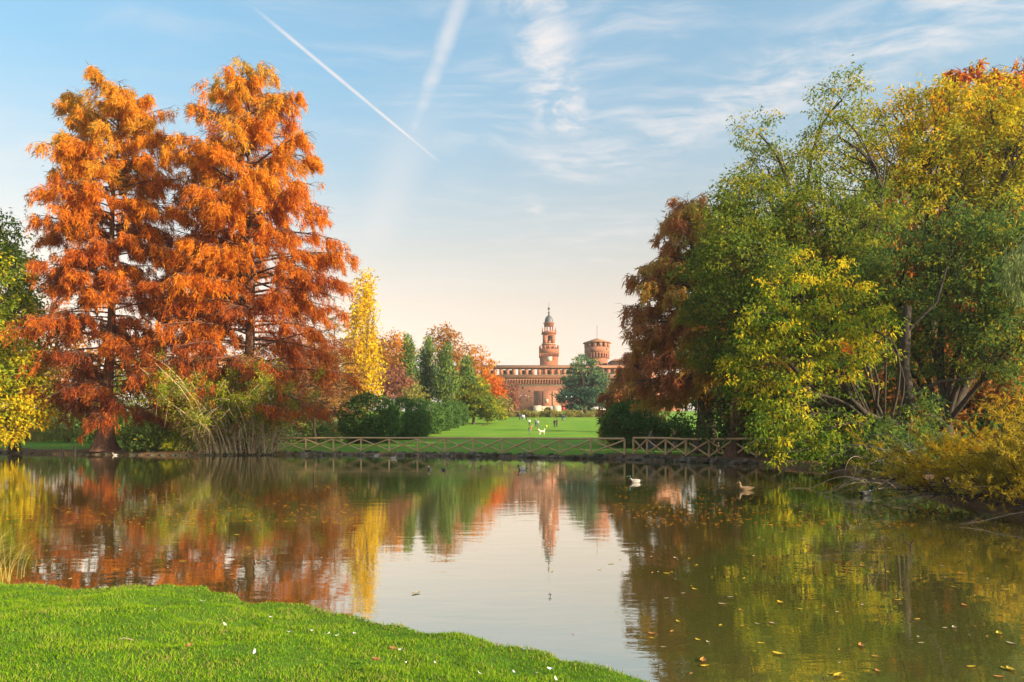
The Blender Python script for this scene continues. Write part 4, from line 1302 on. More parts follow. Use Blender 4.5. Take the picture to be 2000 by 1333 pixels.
        broadleaf(lab, px, d, lob, mt, 370 + i, leaf=(.42, .26), cl_r=.8, n_leaf=18, cover=1.5, r0=.4, fork=.4, bark='bark_dark', group='back trees of the thicket', tint=(.05, .6))
    # low undergrowth on the right shore
    for i, (px, d, r, mt) in enumerate(((1600, 40, 1.3, 'leaf_darkgreen'), (1690, 34, 1.3, 'leaf_green'), (1750, 29.5, 1.2, 'leaf_darkgreen'), (1800, 25.5, 1.0, 'leaf_darkgreen'), (1540, 43, 1.1, 'leaf_yellowgreen'))):
        broadleaf(('green undergrowth shrub on the shore by the fluted cypress', 'green undergrowth shrub under the drooping yellow-green tree', 'dark undergrowth shrub under the long low limb', 'dark undergrowth shrub behind the ochre feathery bush', 'yellow-green undergrowth shrub beside the fence end')[i], px, d, [(0, 0, r * .8, r * 1.2, r, r * .9), (r, -.2, r * .6, r, r * .9, r * .7), (-r, -.2, r * .6, r, r * .9, r * .7)], mt, 390 + i, leaf=(.17, .09), cl_r=.3, n_leaf=20, cover=1.6, lobes_px=False, name='shrub', cat='shrub', r0=.06, fork=.3)


def build_ochre_bush():
    """feathery ochre bush leaning over the water at the right"""
    rng = np.random.default_rng(401)
    d = 16.6
    x = wx(1945, d)
    root, base = tree_root('feathery_bush', 'ochre and yellow feathery bush with bare grey twigs leaning over the water at right', x, d, None, 'bush')
    N = 280
    P0 = np.stack([x + rng.uniform(-1.0, 3.4, N), d + rng.uniform(-3.4, 2.2, N), np.full(N, base[2])], 1)
    az = rng.uniform(0, 6.28, N)
    el = rng.uniform(.15, 1.35, N)
    out = np.stack([np.cos(az) * np.cos(el), np.sin(az) * np.cos(el), np.sin(el)], 1)
    out[:, 0] -= .15
    ln = rng.uniform(1.1, 2.3, N) + .42 * np.clip(P0[:, 0] - x + 1.0, 0, 4)
    s = np.linspace(0, 1, 8)
    P = P0[:, None] + (ln[:, None] * s)[..., None] * out[:, None]
    P[..., 2] -= (ln * rng.uniform(.12, .4, N))[:, None] * s ** 2
    P[..., 2] = np.maximum(P[..., 2], .03)
    V, Q = tubes(P, (.007 + .006 * ln)[:, None] * (1 - .75 * s), 5)
    put(root, base, 'stems', V, Q, M['bark_dark'])
    T = N * 24
    bi = rng.integers(0, N, T)
    u = rng.uniform(.25, 1, T)
    f = u * 7
    k0 = np.minimum(f.astype(int), 6)
    p0 = P[bi, k0] + (P[bi, k0 + 1] - P[bi, k0]) * (f - k0)[:, None]
    D = nrm(rng.normal(size=(T, 3)) * .8 + out[bi] + np.array([0, 0, .1]))
    tl = rng.uniform(.15, .5, T)
    q = np.linspace(0, 1, 4)
    TW = p0[:, None] + (tl[:, None] * q)[..., None] * D[:, None]
    TW[..., 2] -= tl[:, None] * .25 * q ** 2
    TW[..., 2] = np.maximum(TW[..., 2], .02)
    V, Q = tubes(TW, .0035 * np.ones((T, 1)) * (1 - .6 * q), 3)
    put(root, base, 'twigs', V, Q, M['bark'])
    # needles: bare low and inside, leafy outside and above
    lv = rng.random(T) < np.clip(.15 + (TW[:, -1, 2] - .25) / 1.0, .10, 1)
    E = TW[lv]
    m = len(E)
    pc = 18
    ti = np.repeat(np.arange(m), pc)
    n = m * pc
    ff = rng.uniform(0, 3, n)
    kk = np.minimum(ff.astype(int), 2)
    C = E[ti, kk] + (E[ti, kk + 1] - E[ti, kk]) * (ff - kk)[:, None]
    Dn = nrm(D[lv][ti] * .6 + rng.normal(size=(n, 3)) * .6)
    S = nrm(np.cross(Dn, rdir(rng, n)))
    V, Q = blades(C, Dn, S, .10 * rng.uniform(.5, 1.4, n), .021 * rng.uniform(.7, 1.3, n))
    lump = .5 + .3 * np.sin(1.9 * E[:, -1, 0] + 1) * np.sin(2.3 * E[:, -1, 2] + 1.4 * E[:, -1, 1])
    tn = np.clip(lump[ti] + rng.normal(size=n) * .15, 0, 1)
    put(root, base, 'crown', V, Q, M['leaf_ochre'], tn)
    # bare arching twigs at its water side
    A = 70
    d2 = 20.5
    a0 = np.stack([wx(1800, d2) + rng.uniform(-1.4, 1.3, A), d2 + rng.uniform(-1.8, 1.8, A), rng.uniform(.1, 1.4, A)], 1)
    r2, b2 = tree_root('bare_brush', 'bare curling grey brushwood at the waterline beside the feathery bush', wx(1805, d2), d2, None, 'shrub')
    dd = nrm(np.stack([-rng.uniform(-.3, 1.2, A), rng.normal(size=A) * .7, rng.uniform(-.3, .7, A)], 1))
    l2 = rng.uniform(.8, 2.3, A)
    q = np.linspace(0, 1, 9)
    T2 = a0[:, None] + (l2[:, None] * q)[..., None] * dd[:, None]
    T2[..., 2] -= l2[:, None] * (rng.uniform(.1, .6, A)[:, None] * q ** 2)
    T2[..., 0] += .12 * np.sin(q[None] * rng.uniform(2, 7, A)[:, None] + rng.uniform(0, 6, A)[:, None])
    T2[..., 2] = np.maximum(T2[..., 2] + .1 * np.sin(q[None] * rng.uniform(2, 6, A)[:, None]), .01)
    V, Q = tubes(T2, .013 * np.ones((A, 1)) * (1 - .7 * q), 5)
    put(r2, b2, 'twigs', V, Q, M['twig_grey'])
    # the long low limb and leaning trunks in the gloom
    r3, b3 = tree_root('leaning_tree', 'dark leaning tree with a long mossy limb curving low over the shore', wx(1785, 31.5), 31.5, None, 'tree')
    limb = np.array([W(1790, 845, 31.5), W(1770, 832, 31), W(1730, 826, 30.6), W(1690, 808, 30.2), W(1662, 780, 30), W(1648, 745, 30), W(1640, 700, 30)])
    g = Geo()
    g.tube(limb, np.linspace(.20, .05, 7), 8)
    g.tube([W(1775, 860, 31.5), W(1778, 800, 31.5), W(1765, 720, 32), W(1772, 600, 32.5)], [.34, .28, .25, .18], 10)
    g.tube([W(1730, 826, 30.6), W(1712, 790, 30.3), W(1716, 750, 30.2), W(1700, 690, 30)], [.10, .09, .07, .04], 6)
    put(r3, b3, 'trunk', np.concatenate(g.V), np.concatenate(g.Q), M['bark_dark'], smooth=True)
    g = Geo()
    for pts, r in (([W(1775, 770, 31.6), W(1840, 745, 31), W(1900, 740, 30.5)], .10), ([W(1770, 700, 32), W(1700, 660, 31.5), W(1660, 610, 31)], .07), ([W(1770, 650, 32.2), W(1830, 590, 32), W(1850, 520, 32)], .09)):
        g.tube(pts, np.linspace(r, r * .4, 3), 6)
    put(r3, b3, 'branches', np.concatenate(g.V), np.concatenate(g.Q), M['bark_dark'])


def build_understory():
    """brushwood that closes the view under the far-shore trees and inside the thicket"""
    mats = ['leaf_brown', 'leaf_darkgreen', 'leaf_shrub', 'leaf_green', 'leaf_purple', 'leaf_brown']
    words = ['brown', 'dark green', 'olive', 'green', 'dull red', 'rusty brown']
    where = ['at the left edge of the far lawn', 'behind the leftmost trunk', 'behind the leftmost cypress', 'right of the leftmost cypress base', 'behind the yellow-green shrub', 'behind the tan shrub',
             'behind the right half of the tan shrub', 'right of the tan shrub', 'left of the thin dark trunk']
    for i, px in enumerate((-10, 60, 135, 255, 320, 390, 470, 540, 590)):
        d = 84 + 5 * math.sin(i * 1.7)
        r = 2.2 + .5 * math.sin(i * 2.9)
        broadleaf(words[i % 6] + ' brushwood under the cypresses, ' + where[i], px, d, [(0, 0, r * .8, r * 1.3, r, r * .9), (r * 1.1, .4, r * .6, r, r, r * .7), (-r * 1.1, -.3, r * .6, r, r, r * .7)], mats[i % 6], 500 + i,
                  leaf=(.30, .17), cl_r=.55, n_leaf=16, cover=1.2, lobes_px=False, name='brushwood', cat='shrub', group='brushwood under the cypresses', r0=.08, fork=.3, twigs=False)
    where = ['behind the fluted cypress', 'left of the drooping tree', 'behind the drooping tree', 'behind the long low limb', 'right of the leaning tree', 'behind the feathery bush', 'at the right edge']
    for i, px in enumerate((1500, 1570, 1650, 1740, 1830, 1920, 2010)):
        d = 47 - i * 1.6
        r = 2.6 + .4 * math.sin(i * 2.9)
        broadleaf(words[(i * 2 + 1) % 6] + ' undergrowth inside the thicket, ' + where[i], px, d, [(0, 0, r * .8, r * 1.2, r, r), (r * 1.0, .4, r * .7, r, r, r * .9), (-r * 1.0, -.3, r * .7, r, r, r * .9), (0, .4, r * 1.6, r, r, r * .8)], mats[(i * 2 + 1) % 6], 520 + i,
                  leaf=(.26, .15), cl_r=.5, n_leaf=16, cover=1.3, lobes_px=False, name='brushwood', cat='shrub', group='undergrowth inside the thicket', r0=.08, fork=.3, twigs=False, tint=(.0, .6))


build_understory()
build_left_trees()
build_stem_shrub()
build_mid_trees()
build_right_trees()
build_ochre_bush()


# ------------------------------------------------------------------ shore stones and fences
def shore_d(px, lo=38.0, hi=75.0):
    d = np.linspace(lo, hi, 1500)
    s = pond_sd(wx(px, d), d)
    i = np.nonzero((s[:-1] < 0) & (s[1:] >= 0))[0]
    return float(d[i[-1]]) if len(i) else hi


def rock_mesh(seed, mat):
    rng = np.random.default_rng(seed)
    bm = bmesh.new()
    bmesh.ops.create_icosphere(bm, subdivisions=2, radius=0.5)
    k = rng.normal(size=(5, 3)) * 2.2
    for v in bm.verts:
        c = np.array(v.co)
        f = 1 + .16 * sum(math.sin(float(k[i] @ c) * 2 + i) for i in range(5)) / 2
        v.co = Vector(np.clip(c * f, -.42, .42) * (1, .85, .8))
    me = bpy.data.meshes.new('stone')
    bm.to_mesh(me)
    bm.free()
    me.materials.append(mat)
    return me


def build_shore():
    rng = np.random.default_rng(601)
    rocks = [rock_mesh(610 + i, M['stone'] if i % 3 else M['stone_dark']) for i in range(7)]
    root = thing('stone_edging', 'rough grey-brown stone edging along the far shore below the fence', 'stone edging', (0, 55, 0))
    px = 560.0
    while px < 1475:
        d = shore_d(px)
        for row in range(2):
            if row and rng.random() < .35:
                continue
            o = link('stone', rocks[rng.integers(0, 7)], root)
            w = rng.uniform(.45, .95) * (1 if row == 0 else .8)
            x = wx(px, d) + rng.normal() * .08
            y = d + (.02 if row == 0 else .30) + rng.normal() * .05
            o.location = (x, y - 55, (.06 if row == 0 else .22) + rng.normal() * .03)
            o.scale = (w, w * rng.uniform(.6, .9), rng.uniform(.28, .48))
            o.rotation_euler = (rng.normal() * .15, rng.normal() * .15, rng.uniform(0, 6.28))
        px += rng.uniform(9, 17)
    root = thing('stone_edging', 'dark broken stone edging under the cypresses at the left of the far shore', 'stone edging', (0, 60, 0))
    px = 0.0
    while px < 550:
        d = shore_d(px)
        o = link('stone', rocks[int(rng.integers(0, 3)) * 3], root)
        w = rng.uniform(.4, .9)
        o.location = (wx(px, d), d + rng.normal() * .1 - 60, .05)
        o.scale = (w, w * .7, rng.uniform(.22, .42))
        o.rotation_euler = (0, 0, rng.uniform(0, 6.28))
        px += rng.uniform(9, 26)
    # stakes in the shallows
    for i, (sx, h, lab) in enumerate(((122, .55, 'short dark wooden stake in the shallows, left of two near the leftmost cypress'), (146, .75, 'taller dark wooden stake in the shallows near the leftmost cypress'))):
        d = shore_d(sx) - .8
        me = Geo().lathe([(.10, -.5), (.10, h * .9), (.07, h), (0, h)], 8).mesh('wooden_stake', mats=[M['bark_dark']])
        thing('wooden_stake', lab, 'stake', (wx(sx, d), d, 0), 'stakes in the shallows', me)


def rod_mesh(name, mat, n=10):
    g = Geo().lathe([(0, 0), (.88, 0), (1, .02), (1, .98), (.88, 1), (0, 1)], n)
    me = g.mesh(name, smooth=True, mats=[mat])
    return me


def rod(name, me, parent, a, b, r, origin):
    a, b = Vector(a), Vector(b)
    o = link(name, me, parent)
    v = b - a
    o.location = a - Vector(origin)
    o.rotation_mode = 'QUATERNION'
    o.rotation_quaternion = v.to_track_quat('Z', 'Y')
    o.scale = (r, r, v.length)
    return o


def build_fence(label, pxs, off, h=1.14, seed=0):
    rng = np.random.default_rng(seed)
    me = rod_mesh('pole', M['fence'])
    pts = []
    for px in pxs:
        d = shore_d(px) + off
        x = wx(px, d)
        pts.append(np.array([x, d, gz1(x, d)]))
    org = tuple(pts[len(pts) // 2])
    root = thing('pole_fence', label, 'fence', org)
    top = [p + np.array([0, 0, h + rng.normal() * .01]) for p in pts]
    for p in pts:
        rod('post', me, root, p - np.array([0, 0, .25]), p + np.array([rng.normal() * .02, 0, h - .04]), .078, org)
    for i in range(len(pts) - 1):
        rod('rail', me, root, top[i] - (top[i + 1] - top[i]) * .012, top[i + 1], .074, org)
        f = np.array([0, -.07, 0])
        rod('brace', me, root, pts[i] + f + np.array([.08, 0, .12]), top[i + 1] + f + np.array([-.06, 0, -.12]), .060, org)
        f = np.array([0, .07, 0])
        rod('brace', me, root, top[i] + f + np.array([.06, 0, -.14]), pts[i + 1] + f + np.array([-.08, 0, .12]), .056, org)


build_shore()
build_fence('long pole fence with crossed braces along the far shore in front of the lawn', [432, 487, 542, 597, 651, 705, 760, 815, 869, 925, 981, 1036, 1094, 1154, 1220], .85, seed=1)
build_fence('short pole fence with crossed braces right of the gap, behind the thick cypress trunk', [1237, 1264, 1300, 1340, 1385, 1430, 1478, 1530], 2.6, seed=2)


# ------------------------------------------------------------------ people and the dog
def cloth(name, c):
    if name not in M:
        M[name] = solid(name, c, tuple(v * .75 for v in c), 6, .9)
    return M[name]


SKIN = cloth('skin', (.55, .34, .25))
HAIR = {'dark': cloth('hair_dark', (.035, .025, .02)), 'blond': cloth('hair_blond', (.50, .34, .14)), 'grey': cloth('hair_grey', (.4, .38, .36)), 'brown': cloth('hair_brown', (.12, .07, .04))}
DG = None


def skinned(J, E, rad, sub=1):
    """evaluate a skin-modifier figure from joints (dict), edges and radii"""
    names = list(J)
    me = bpy.data.meshes.new('tmp')
    me.from_pydata([tuple(J[k]) for k in names], [(names.index(a), names.index(b)) for a, b in E], [])
    o = bpy.data.objects.new('tmp', me)
    COL.objects.link(o)
    sk = o.modifiers.new('s', 'SKIN')
    sk.use_smooth_shade = True
    if sub:
        o.modifiers.new('u', 'SUBSURF').levels = sub
    for i, k in enumerate(names):
        r = rad[k]
        me.skin_vertices[0].data[i].radius = (r, r) if not isinstance(r, tuple) else r
        me.skin_vertices[0].data[i].use_root = (i == 0)
    dg = bpy.context.evaluated_depsgraph_get()
    out = bpy.data.meshes.new_from_object(o.evaluated_get(dg))
    bpy.data.objects.remove(o)
    bpy.data.meshes.remove(me)
    return out


def pose_joints(pose):
    J = dict(pelvis=(0, 0, .96), spine=(0, 0, 1.14), chest=(0, 0, 1.36), neck=(0, 0, 1.50), jaw=(0, -.02, 1.56), head=(0, -.015, 1.655), crown=(0, 0, 1.72), nose=(0, -.125, 1.635))
    for s, n in ((-1, 'l'), (1, 'r')):
        J['sh' + n] = (s * .175, 0, 1.40)
        J['el' + n] = (s * .235, .02, 1.13)
        J['wr' + n] = (s * .235, -.06, .89)
        J['ha' + n] = (s * .235, -.085, .81)
        J['hip' + n] = (s * .085, 0, .90)
        J['kn' + n] = (s * .095, -.02, .50)
        J['an' + n] = (s * .10, .03, .09)
        J['to' + n] = (s * .115, -.13, .035)
    J = {k: np.array(v, float) for k, v in J.items()}

    def rotx(keys, piv, ang):
        c, s = math.cos(ang), math.sin(ang)
        for k in keys:
            v = J[k] - piv
            J[k] = piv + np.array([v[0], c * v[1] - s * v[2], s * v[1] + c * v[2]])
    if pose == 'walk':
        for n, a, b in (('l', -.42, .25), ('r', .38, .55)):
            hp = J['hip' + n].copy()
            rotx(['kn' + n, 'an' + n, 'to' + n], hp, a)
            kn = J['kn' + n].copy()
            rotx(['an' + n, 'to' + n], kn, b * (.4 if n == 'l' else 1))
            sh = J['sh' + n].copy()
            rotx(['el' + n, 'wr' + n, 'ha' + n], sh, -a * .9)
        lo = min(J['tol'][2], J['tor'][2], J['anl'][2] - .06, J['anr'][2] - .06)
        for k in J:
            J[k][2] -= lo - .02
    if pose == 'bend':
        up = [k for k in J if not k.startswith(('hip', 'kn', 'an', 'to')) and k != 'pelvis']
        rotx(up, J['pelvis'].copy(), 1.05)
        for n in 'lr':
            sh = J['sh' + n].copy()
            rotx(['el' + n, 'wr' + n, 'ha' + n], sh, -.75)
            hp = J['hip' + n].copy()
            rotx(['kn' + n, 'an' + n, 'to' + n], hp, -.12)
        rotx(['jaw', 'head', 'crown', 'nose'], J['neck'].copy(), -.55)
    if pose == 'talk':
        for n, a in (('l', -1.2), ('r', -.3)):
            el = J['el' + n].copy()
            rotx(['wr' + n, 'ha' + n], el, a)
    if pose == 'lie':
        for n in 'lr':
            hp = J['hip' + n].copy()
            rotx(['kn' + n, 'an' + n, 'to' + n], hp, -.5)
            kn = J['kn' + n].copy()
            rotx(['an' + n, 'to' + n], kn, 1.0)
    # fingers: thumb leaves the side of the palm
    for s, n in ((-1, 'l'), (1, 'r')):
        d = J['ha' + n] - J['wr' + n]
        d = d / np.linalg.norm(d)
        f = np.cross(d, [1, 0, 0])
        f = f / np.linalg.norm(f)
        for i in range(4):
            J['f%d%s' % (i, n)] = J['ha' + n] + d * (.075, .085, .08, .06)[i] + f * (i - 1.5) * .024 + np.array([-s * .012, 0, 0])
        J['th' + n] = J['wr' + n] + d * .075 - f * .055 + np.array([-s * .02, 0, 0])
    return J


RAD = dict(pelvis=(.15, .11), spine=(.135, .10), chest=(.155, .11), neck=.055, jaw=.06, head=(.078, .095), crown=(.06, .075), nose=.012)
for _n in 'lr':
    RAD.update({'sh' + _n: .07, 'el' + _n: .05, 'wr' + _n: .034, 'ha' + _n: (.03, .04), 'hip' + _n: .095, 'kn' + _n: .066, 'an' + _n: .048, 'to' + _n: .038, 'th' + _n: .010})
    RAD.update({'f%d%s' % (i, _n): .009 for i in range(4)})
EDG = [('pelvis', 'spine'), ('spine', 'chest'), ('chest', 'neck'), ('neck', 'jaw'), ('jaw', 'head'), ('head', 'crown'), ('head', 'nose')]
for _n in 'lr':
    EDG += [('chest', 'sh' + _n), ('sh' + _n, 'el' + _n), ('el' + _n, 'wr' + _n), ('wr' + _n, 'ha' + _n), ('pelvis', 'hip' + _n), ('hip' + _n, 'kn' + _n), ('kn' + _n, 'an' + _n), ('an' + _n, 'to' + _n), ('wr' + _n, 'th' + _n)]
    EDG += [('ha' + _n, 'f%d%s' % (i, _n)) for i in range(4)]
PCACHE = {}


def person_mesh(pose):
    if pose in PCACHE:
        return PCACHE[pose]
    J = pose_joints(pose)
    me = skinned(J, EDG, RAD, 1)
    fc = np.array([f.center for f in me.polygons])
    A = np.array([J[a] for a, b in EDG])
    B = np.array([J[b] for a, b in EDG])
    d = B - A
    t = np.clip(((fc[:, None] - A) * d).sum(-1) / (d * d).sum(-1), 0, 1)
    near = np.argmin(np.linalg.norm(fc[:, None] - A - t[..., None] * d, axis=-1), 1)
    cls = []
    for a, b in EDG:
        if b[:2] in ('to',):
            cls.append(3)
        elif b[:2] in ('hi', 'kn', 'an'):
            cls.append(2)
        elif b[:2] in ('ha', 'th') or b[0] == 'f' or b in ('jaw', 'head', 'crown', 'nose'):
            cls.append(0)
        else:
            cls.append(1)
    fm = np.array(cls)[near]
    me.materials.clear()
    for i in range(4):
        me.materials.append(None)
    me.polygons.foreach_set('material_index', fm.astype(np.int32))
    me.polygons.foreach_set('use_smooth', np.ones(len(fm), bool))
    # hair cap around the crown
    h = J['head']
    up = J['crown'] - J['neck']
    up = up / np.linalg.norm(up)
    bm = bmesh.new()
    bmesh.ops.create_uvsphere(bm, u_segments=12, v_segments=8, radius=1)
    fwd = J['nose'] - J['head']
    fwd = fwd - up * (fwd @ up)
    fwd = fwd / np.linalg.norm(fwd)
    sd = np.cross(up, fwd)
    kill = [v for v in bm.verts if v.co.z < -.05 and v.co.y > -.25 or v.co.z < -.65 or (v.co.z < .35 and v.co.y > .35)]
    bmesh.ops.delete(bm, geom=kill, context='VERTS')
    for v in bm.verts:
        c = v.co
        v.co = Vector(h + up * .03 + sd * c.x * .10 + fwd * (c.y * .115 - .01) + up * c.z * .115)
    hm = bpy.data.meshes.new('hair')
    bm.to_mesh(hm)
    bm.free()
    hm.materials.append(None)
    PCACHE[pose] = (me, hm)
    return PCACHE[pose]


def person(label, px, py, pose, top, legs, hair='dark', rotz=0.0, h=1.72, d=None, shoes=(.05, .05, .05), group=None, dz=0.0, lie=False):
    if d is None:
        d = lawn_depth(px, py)
    x = wx(px, d)
    me, hm = person_mesh(pose)
    o = thing('person', label, 'person', (x, d, gz1(x, d) + dz), group, me)
    o.rotation_euler = (0, 0, rotz)
    if lie:
        o.rotation_euler = (R(-88), 0, rotz)
        o.location.z += .13
    o.scale = (h / 1.76,) * 3
    for s, m in zip(o.material_slots, (SKIN, cloth('cloth_%.2f_%.2f_%.2f' % top, top), cloth('cloth_%.2f_%.2f_%.2f' % legs, legs), cloth('cloth_%.2f_%.2f_%.2f' % shoes, shoes))):
        s.link = 'OBJECT'
        s.material = m
    hr = link('hair', hm, o)
    hr.material_slots[0].link = 'OBJECT'
    hr.material_slots[0].material = HAIR[hair]
    return o


def build_people():
    navy, black, jeans, white, grey = (.03, .04, .09), (.02, .02, .025), (.08, .13, .24), (.75, .75, .75), (.28, .28, .30)
    g = 'people on the lawn'
    person('person in orange jacket and blue jeans bending forward near the dog', 1033, 849, 'bend', (.62, .24, .08), (.10, .17, .28), 'grey', R(80), 1.75, group=g)
    person('small person in white top and black trousers standing on the lawn', 1034, 833, 'talk', white, black, 'dark', R(10), 1.55, group=g)
    person('person in grey hooded top standing, left one of a pair on the lawn', 1046.5, 834.5, 'stand', grey, navy, 'blond', R(160), 1.70, group=g)
    person('person in light grey coat and jeans, right one of a pair on the lawn', 1051, 835.5, 'talk', (.42, .42, .44), jeans, 'brown', R(200), 1.58, group=g)
    person('person in black coat, shorter one of the dark couple on the lawn', 1083, 835.5, 'talk', black, navy, 'dark', R(150), 1.62, group=g)
    person('person in dark brown jacket, taller one of the dark couple on the lawn', 1087.5, 834.5, 'stand', (.06, .045, .04), black, 'dark', R(220), 1.80, group=g)
    person('person in dark teal jacket walking near the far lawn edge, left of a pair', 1098.5, 823.5, 'walk', (.03, .09, .10), navy, 'dark', R(170), 1.75, group=g)
    person('person in dark blue coat walking near the far lawn edge, right of a pair', 1102, 823.2, 'walk', (.05, .07, .14), grey, 'brown', R(175), 1.70, group=g)
    person('person in navy jacket, leftmost of the group at the top of the lawn', 1015, 821.5, 'stand', navy, black, 'dark', R(30), 1.75, group=g)
    person('person in pale blue top in the group at the top of the lawn', 1020, 822, 'talk', (.45, .52, .62), jeans, 'brown', R(-20), 1.68, group=g)
    person('person in white jacket in the group at the top of the lawn', 1023.5, 822, 'stand', white, grey, 'dark', R(200), 1.60, group=g)
    person('person in black jacket, rightmost of the group at the top of the lawn', 1028, 821, 'stand', black, black, 'dark', R(-60), 1.72, group=g)
    o = person('person in dark clothes lying on the lawn', 955, 832, 'lie', black, (.05, .05, .04), 'dark', R(75), 1.75, group=g, lie=True)
    # walkers behind the short fence
    g = 'walkers behind the short fence'
    person('person in grey jacket and blue jeans walking behind the short fence', 1271, 0, 'walk', (.20, .21, .24), (.10, .18, .34), 'dark', R(60), 1.78, d=shore_d(1271) + 3.6, group=g)
    person('blond person in black top walking behind the short fence', 1318, 0, 'walk', (.03, .03, .035), (.40, .33, .28), 'blond', R(-70), 1.70, d=shore_d(1318) + 4.4, group=g)
    person('person in white top leaning by the tree beyond the fluted cypress', 1465, 0, 'stand', white, (.16, .16, .2), 'dark', R(20), 1.70, d=62, group=g)
    # strollers beyond the border shrubs
    g = 'strollers in front of the castle gate'
    spec = [(994, (.75, .55, .08), (.06, .10, .30), 'in yellow top and blue trousers beside the white stall left of the gate', 1.75), (1007, navy, black, 'in navy coat, first from the lamp post left of the gate', 1.72), (1012, (.30, .10, .08), black, 'in dark red jacket left of the gate', 1.66),
            (1026, (.10, .14, .22), navy, 'in slate blue jacket left of the gate', 1.74), (1033, (.06, .09, .16), jeans, 'in dark blue coat and jeans left of the gate', 1.70), (1044, black, navy, 'in black coat nearest the left gate base', 1.76), (1049, (.12, .10, .09), black, 'in brown coat at the left gate base', 1.68),
            (1058, black, black, 'all in black just left of the gate arch', 1.74), (1063, (.25, .25, .27), black, 'in grey jacket in front of the gate arch', 1.70), (1071, (.55, .6, .65), navy, 'in pale blue shirt in front of the gate arch', 1.66), (1083, navy, (.12, .12, .14), 'in navy jacket right of the gate arch', 1.75),
            (1088, black, jeans, 'in black top and jeans right of the gate arch', 1.70), (1094, (.35, .06, .08), black, 'in crimson top near the red balloon', 1.6), (1106, (.08, .09, .12), black, 'in charcoal coat beside the lamp post near the cedar', 1.72), (1113, (.16, .08, .18), navy, 'in plum coat beside the cedar', 1.65)]
    for i, (px, t, l, lab, h) in enumerate(spec):
        d = 213 + 4 * math.sin(i * 2.1)
        person('stroller ' + lab, px, 0, ('stand', 'walk', 'talk')[i % 3], t, l, ('dark', 'brown', 'dark', 'blond')[i % 4], i * 1.3, h, d=d, group=g)
    # red balloon
    x, d = wx(1100, 212), 212
    z = gz1(x, d)
    me = Geo().lathe([(0, 2.72), (.28, 2.66), (.44, 2.42), (.42, 2.15), (.25, 1.86), (.06, 1.72), (.03, 1.68), (0, 1.68)], 14).mesh('balloon', smooth=True, mats=[cloth('balloon_red', (.70, .06, .08))])
    t = thing('balloon', 'red balloon held over the strollers near the castle gate', 'balloon', (x, d, z), None, me)
    link('string', Geo().tube([(0, 0, 1.7), (.03, 0, 1.3), (0, 0, .9)], .008, 4).mesh('string', mats=[cloth('string_white', (.7, .7, .7))]), t)
    # ball
    d = lawn_depth(1067, 835)
    x = wx(1067, d)
    me = Geo().lathe([(.22 * math.sin(a), .22 - .22 * math.cos(a)) for a in np.linspace(0, math.pi, 11)], 16).mesh('ball', smooth=True, mats=[cloth('ball_lime', (.62, .68, .05))])
    b = thing('ball', 'lime yellow ball on the lawn beside the white dog', 'ball', (x, d, gz1(x, d)), None, me)
    link('seam', Geo().lathe([(.223 * math.cos(a), .22 + .223 * math.sin(a)) for a in np.linspace(-.08, .08, 4)], 16).mesh('seam', mats=[cloth('seam_grey', (.3, .33, .05))]), b)

    # dog
    J = dict(chest=(-.26, 0, .50), rump=(.30, 0, .53), belly=(.05, 0, .50), neck=(-.40, 0, .66), head=(-.50, 0, .76), muzzle=(-.64, 0, .72), t1=(.42, 0, .66), t2=(.44, 0, .82), t3=(.34, 0, .90), e1=(-.47, .06, .88), e2=(-.47, -.06, .88))
    Rr = dict(chest=(.15, .17), rump=(.13, .14), belly=(.12, .13), neck=.11, head=.095, muzzle=.045, t1=.05, t2=.06, t3=.04, e1=.02, e2=.02)
    E = [('chest', 'belly'), ('belly', 'rump'), ('chest', 'neck'), ('neck', 'head'), ('head', 'muzzle'), ('rump', 't1'), ('t1', 't2'), ('t2', 't3'), ('head', 'e1'), ('head', 'e2')]
    for s, n in ((-1, 'a'), (1, 'b')):
        J.update({'fs' + n: (-.27, s * .10, .42), 'fk' + n: (-.27 - .03 * s, s * .10, .22), 'fp' + n: (-.28 - .04 * s, s * .10, .03), 'hs' + n: (.30, s * .10, .44), 'hk' + n: (.24, s * .10, .32), 'hh' + n: (.37, s * .10, .18), 'hp' + n: (.33 + .03 * s, s * .10, .03)})
        Rr.update({'fs' + n: .075, 'fk' + n: .045, 'fp' + n: .04, 'hs' + n: .09, 'hk' + n: .07, 'hh' + n: .04, 'hp' + n: .04})
        E += [('chest', 'fs' + n), ('fs' + n, 'fk' + n), ('fk' + n, 'fp' + n), ('rump', 'hs' + n), ('hs' + n, 'hk' + n), ('hk' + n, 'hh' + n), ('hh' + n, 'hp' + n)]
    me = skinned({k: np.array(v, float) for k, v in J.items()}, E, Rr, 1)
    me.materials.clear()
    me.materials.append(cloth('dog_fur', (.74, .68, .56)))
    d = lawn_depth(1058, 850)
    x = wx(1058, d)
    dg = thing('dog', 'fluffy white dog with curled tail standing on the lawn', 'dog', (x, d, gz1(x, d)), None, me, rotz=R(8))
    dg.scale = (1.1, 1.1, 1.1)
    link('nose', Geo().lathe([(0, -.02), (.02, 0), (0, .02)], 6, (-.685, 0, .735)).mesh('nose', mats=[M['iron']]), dg)


build_people()


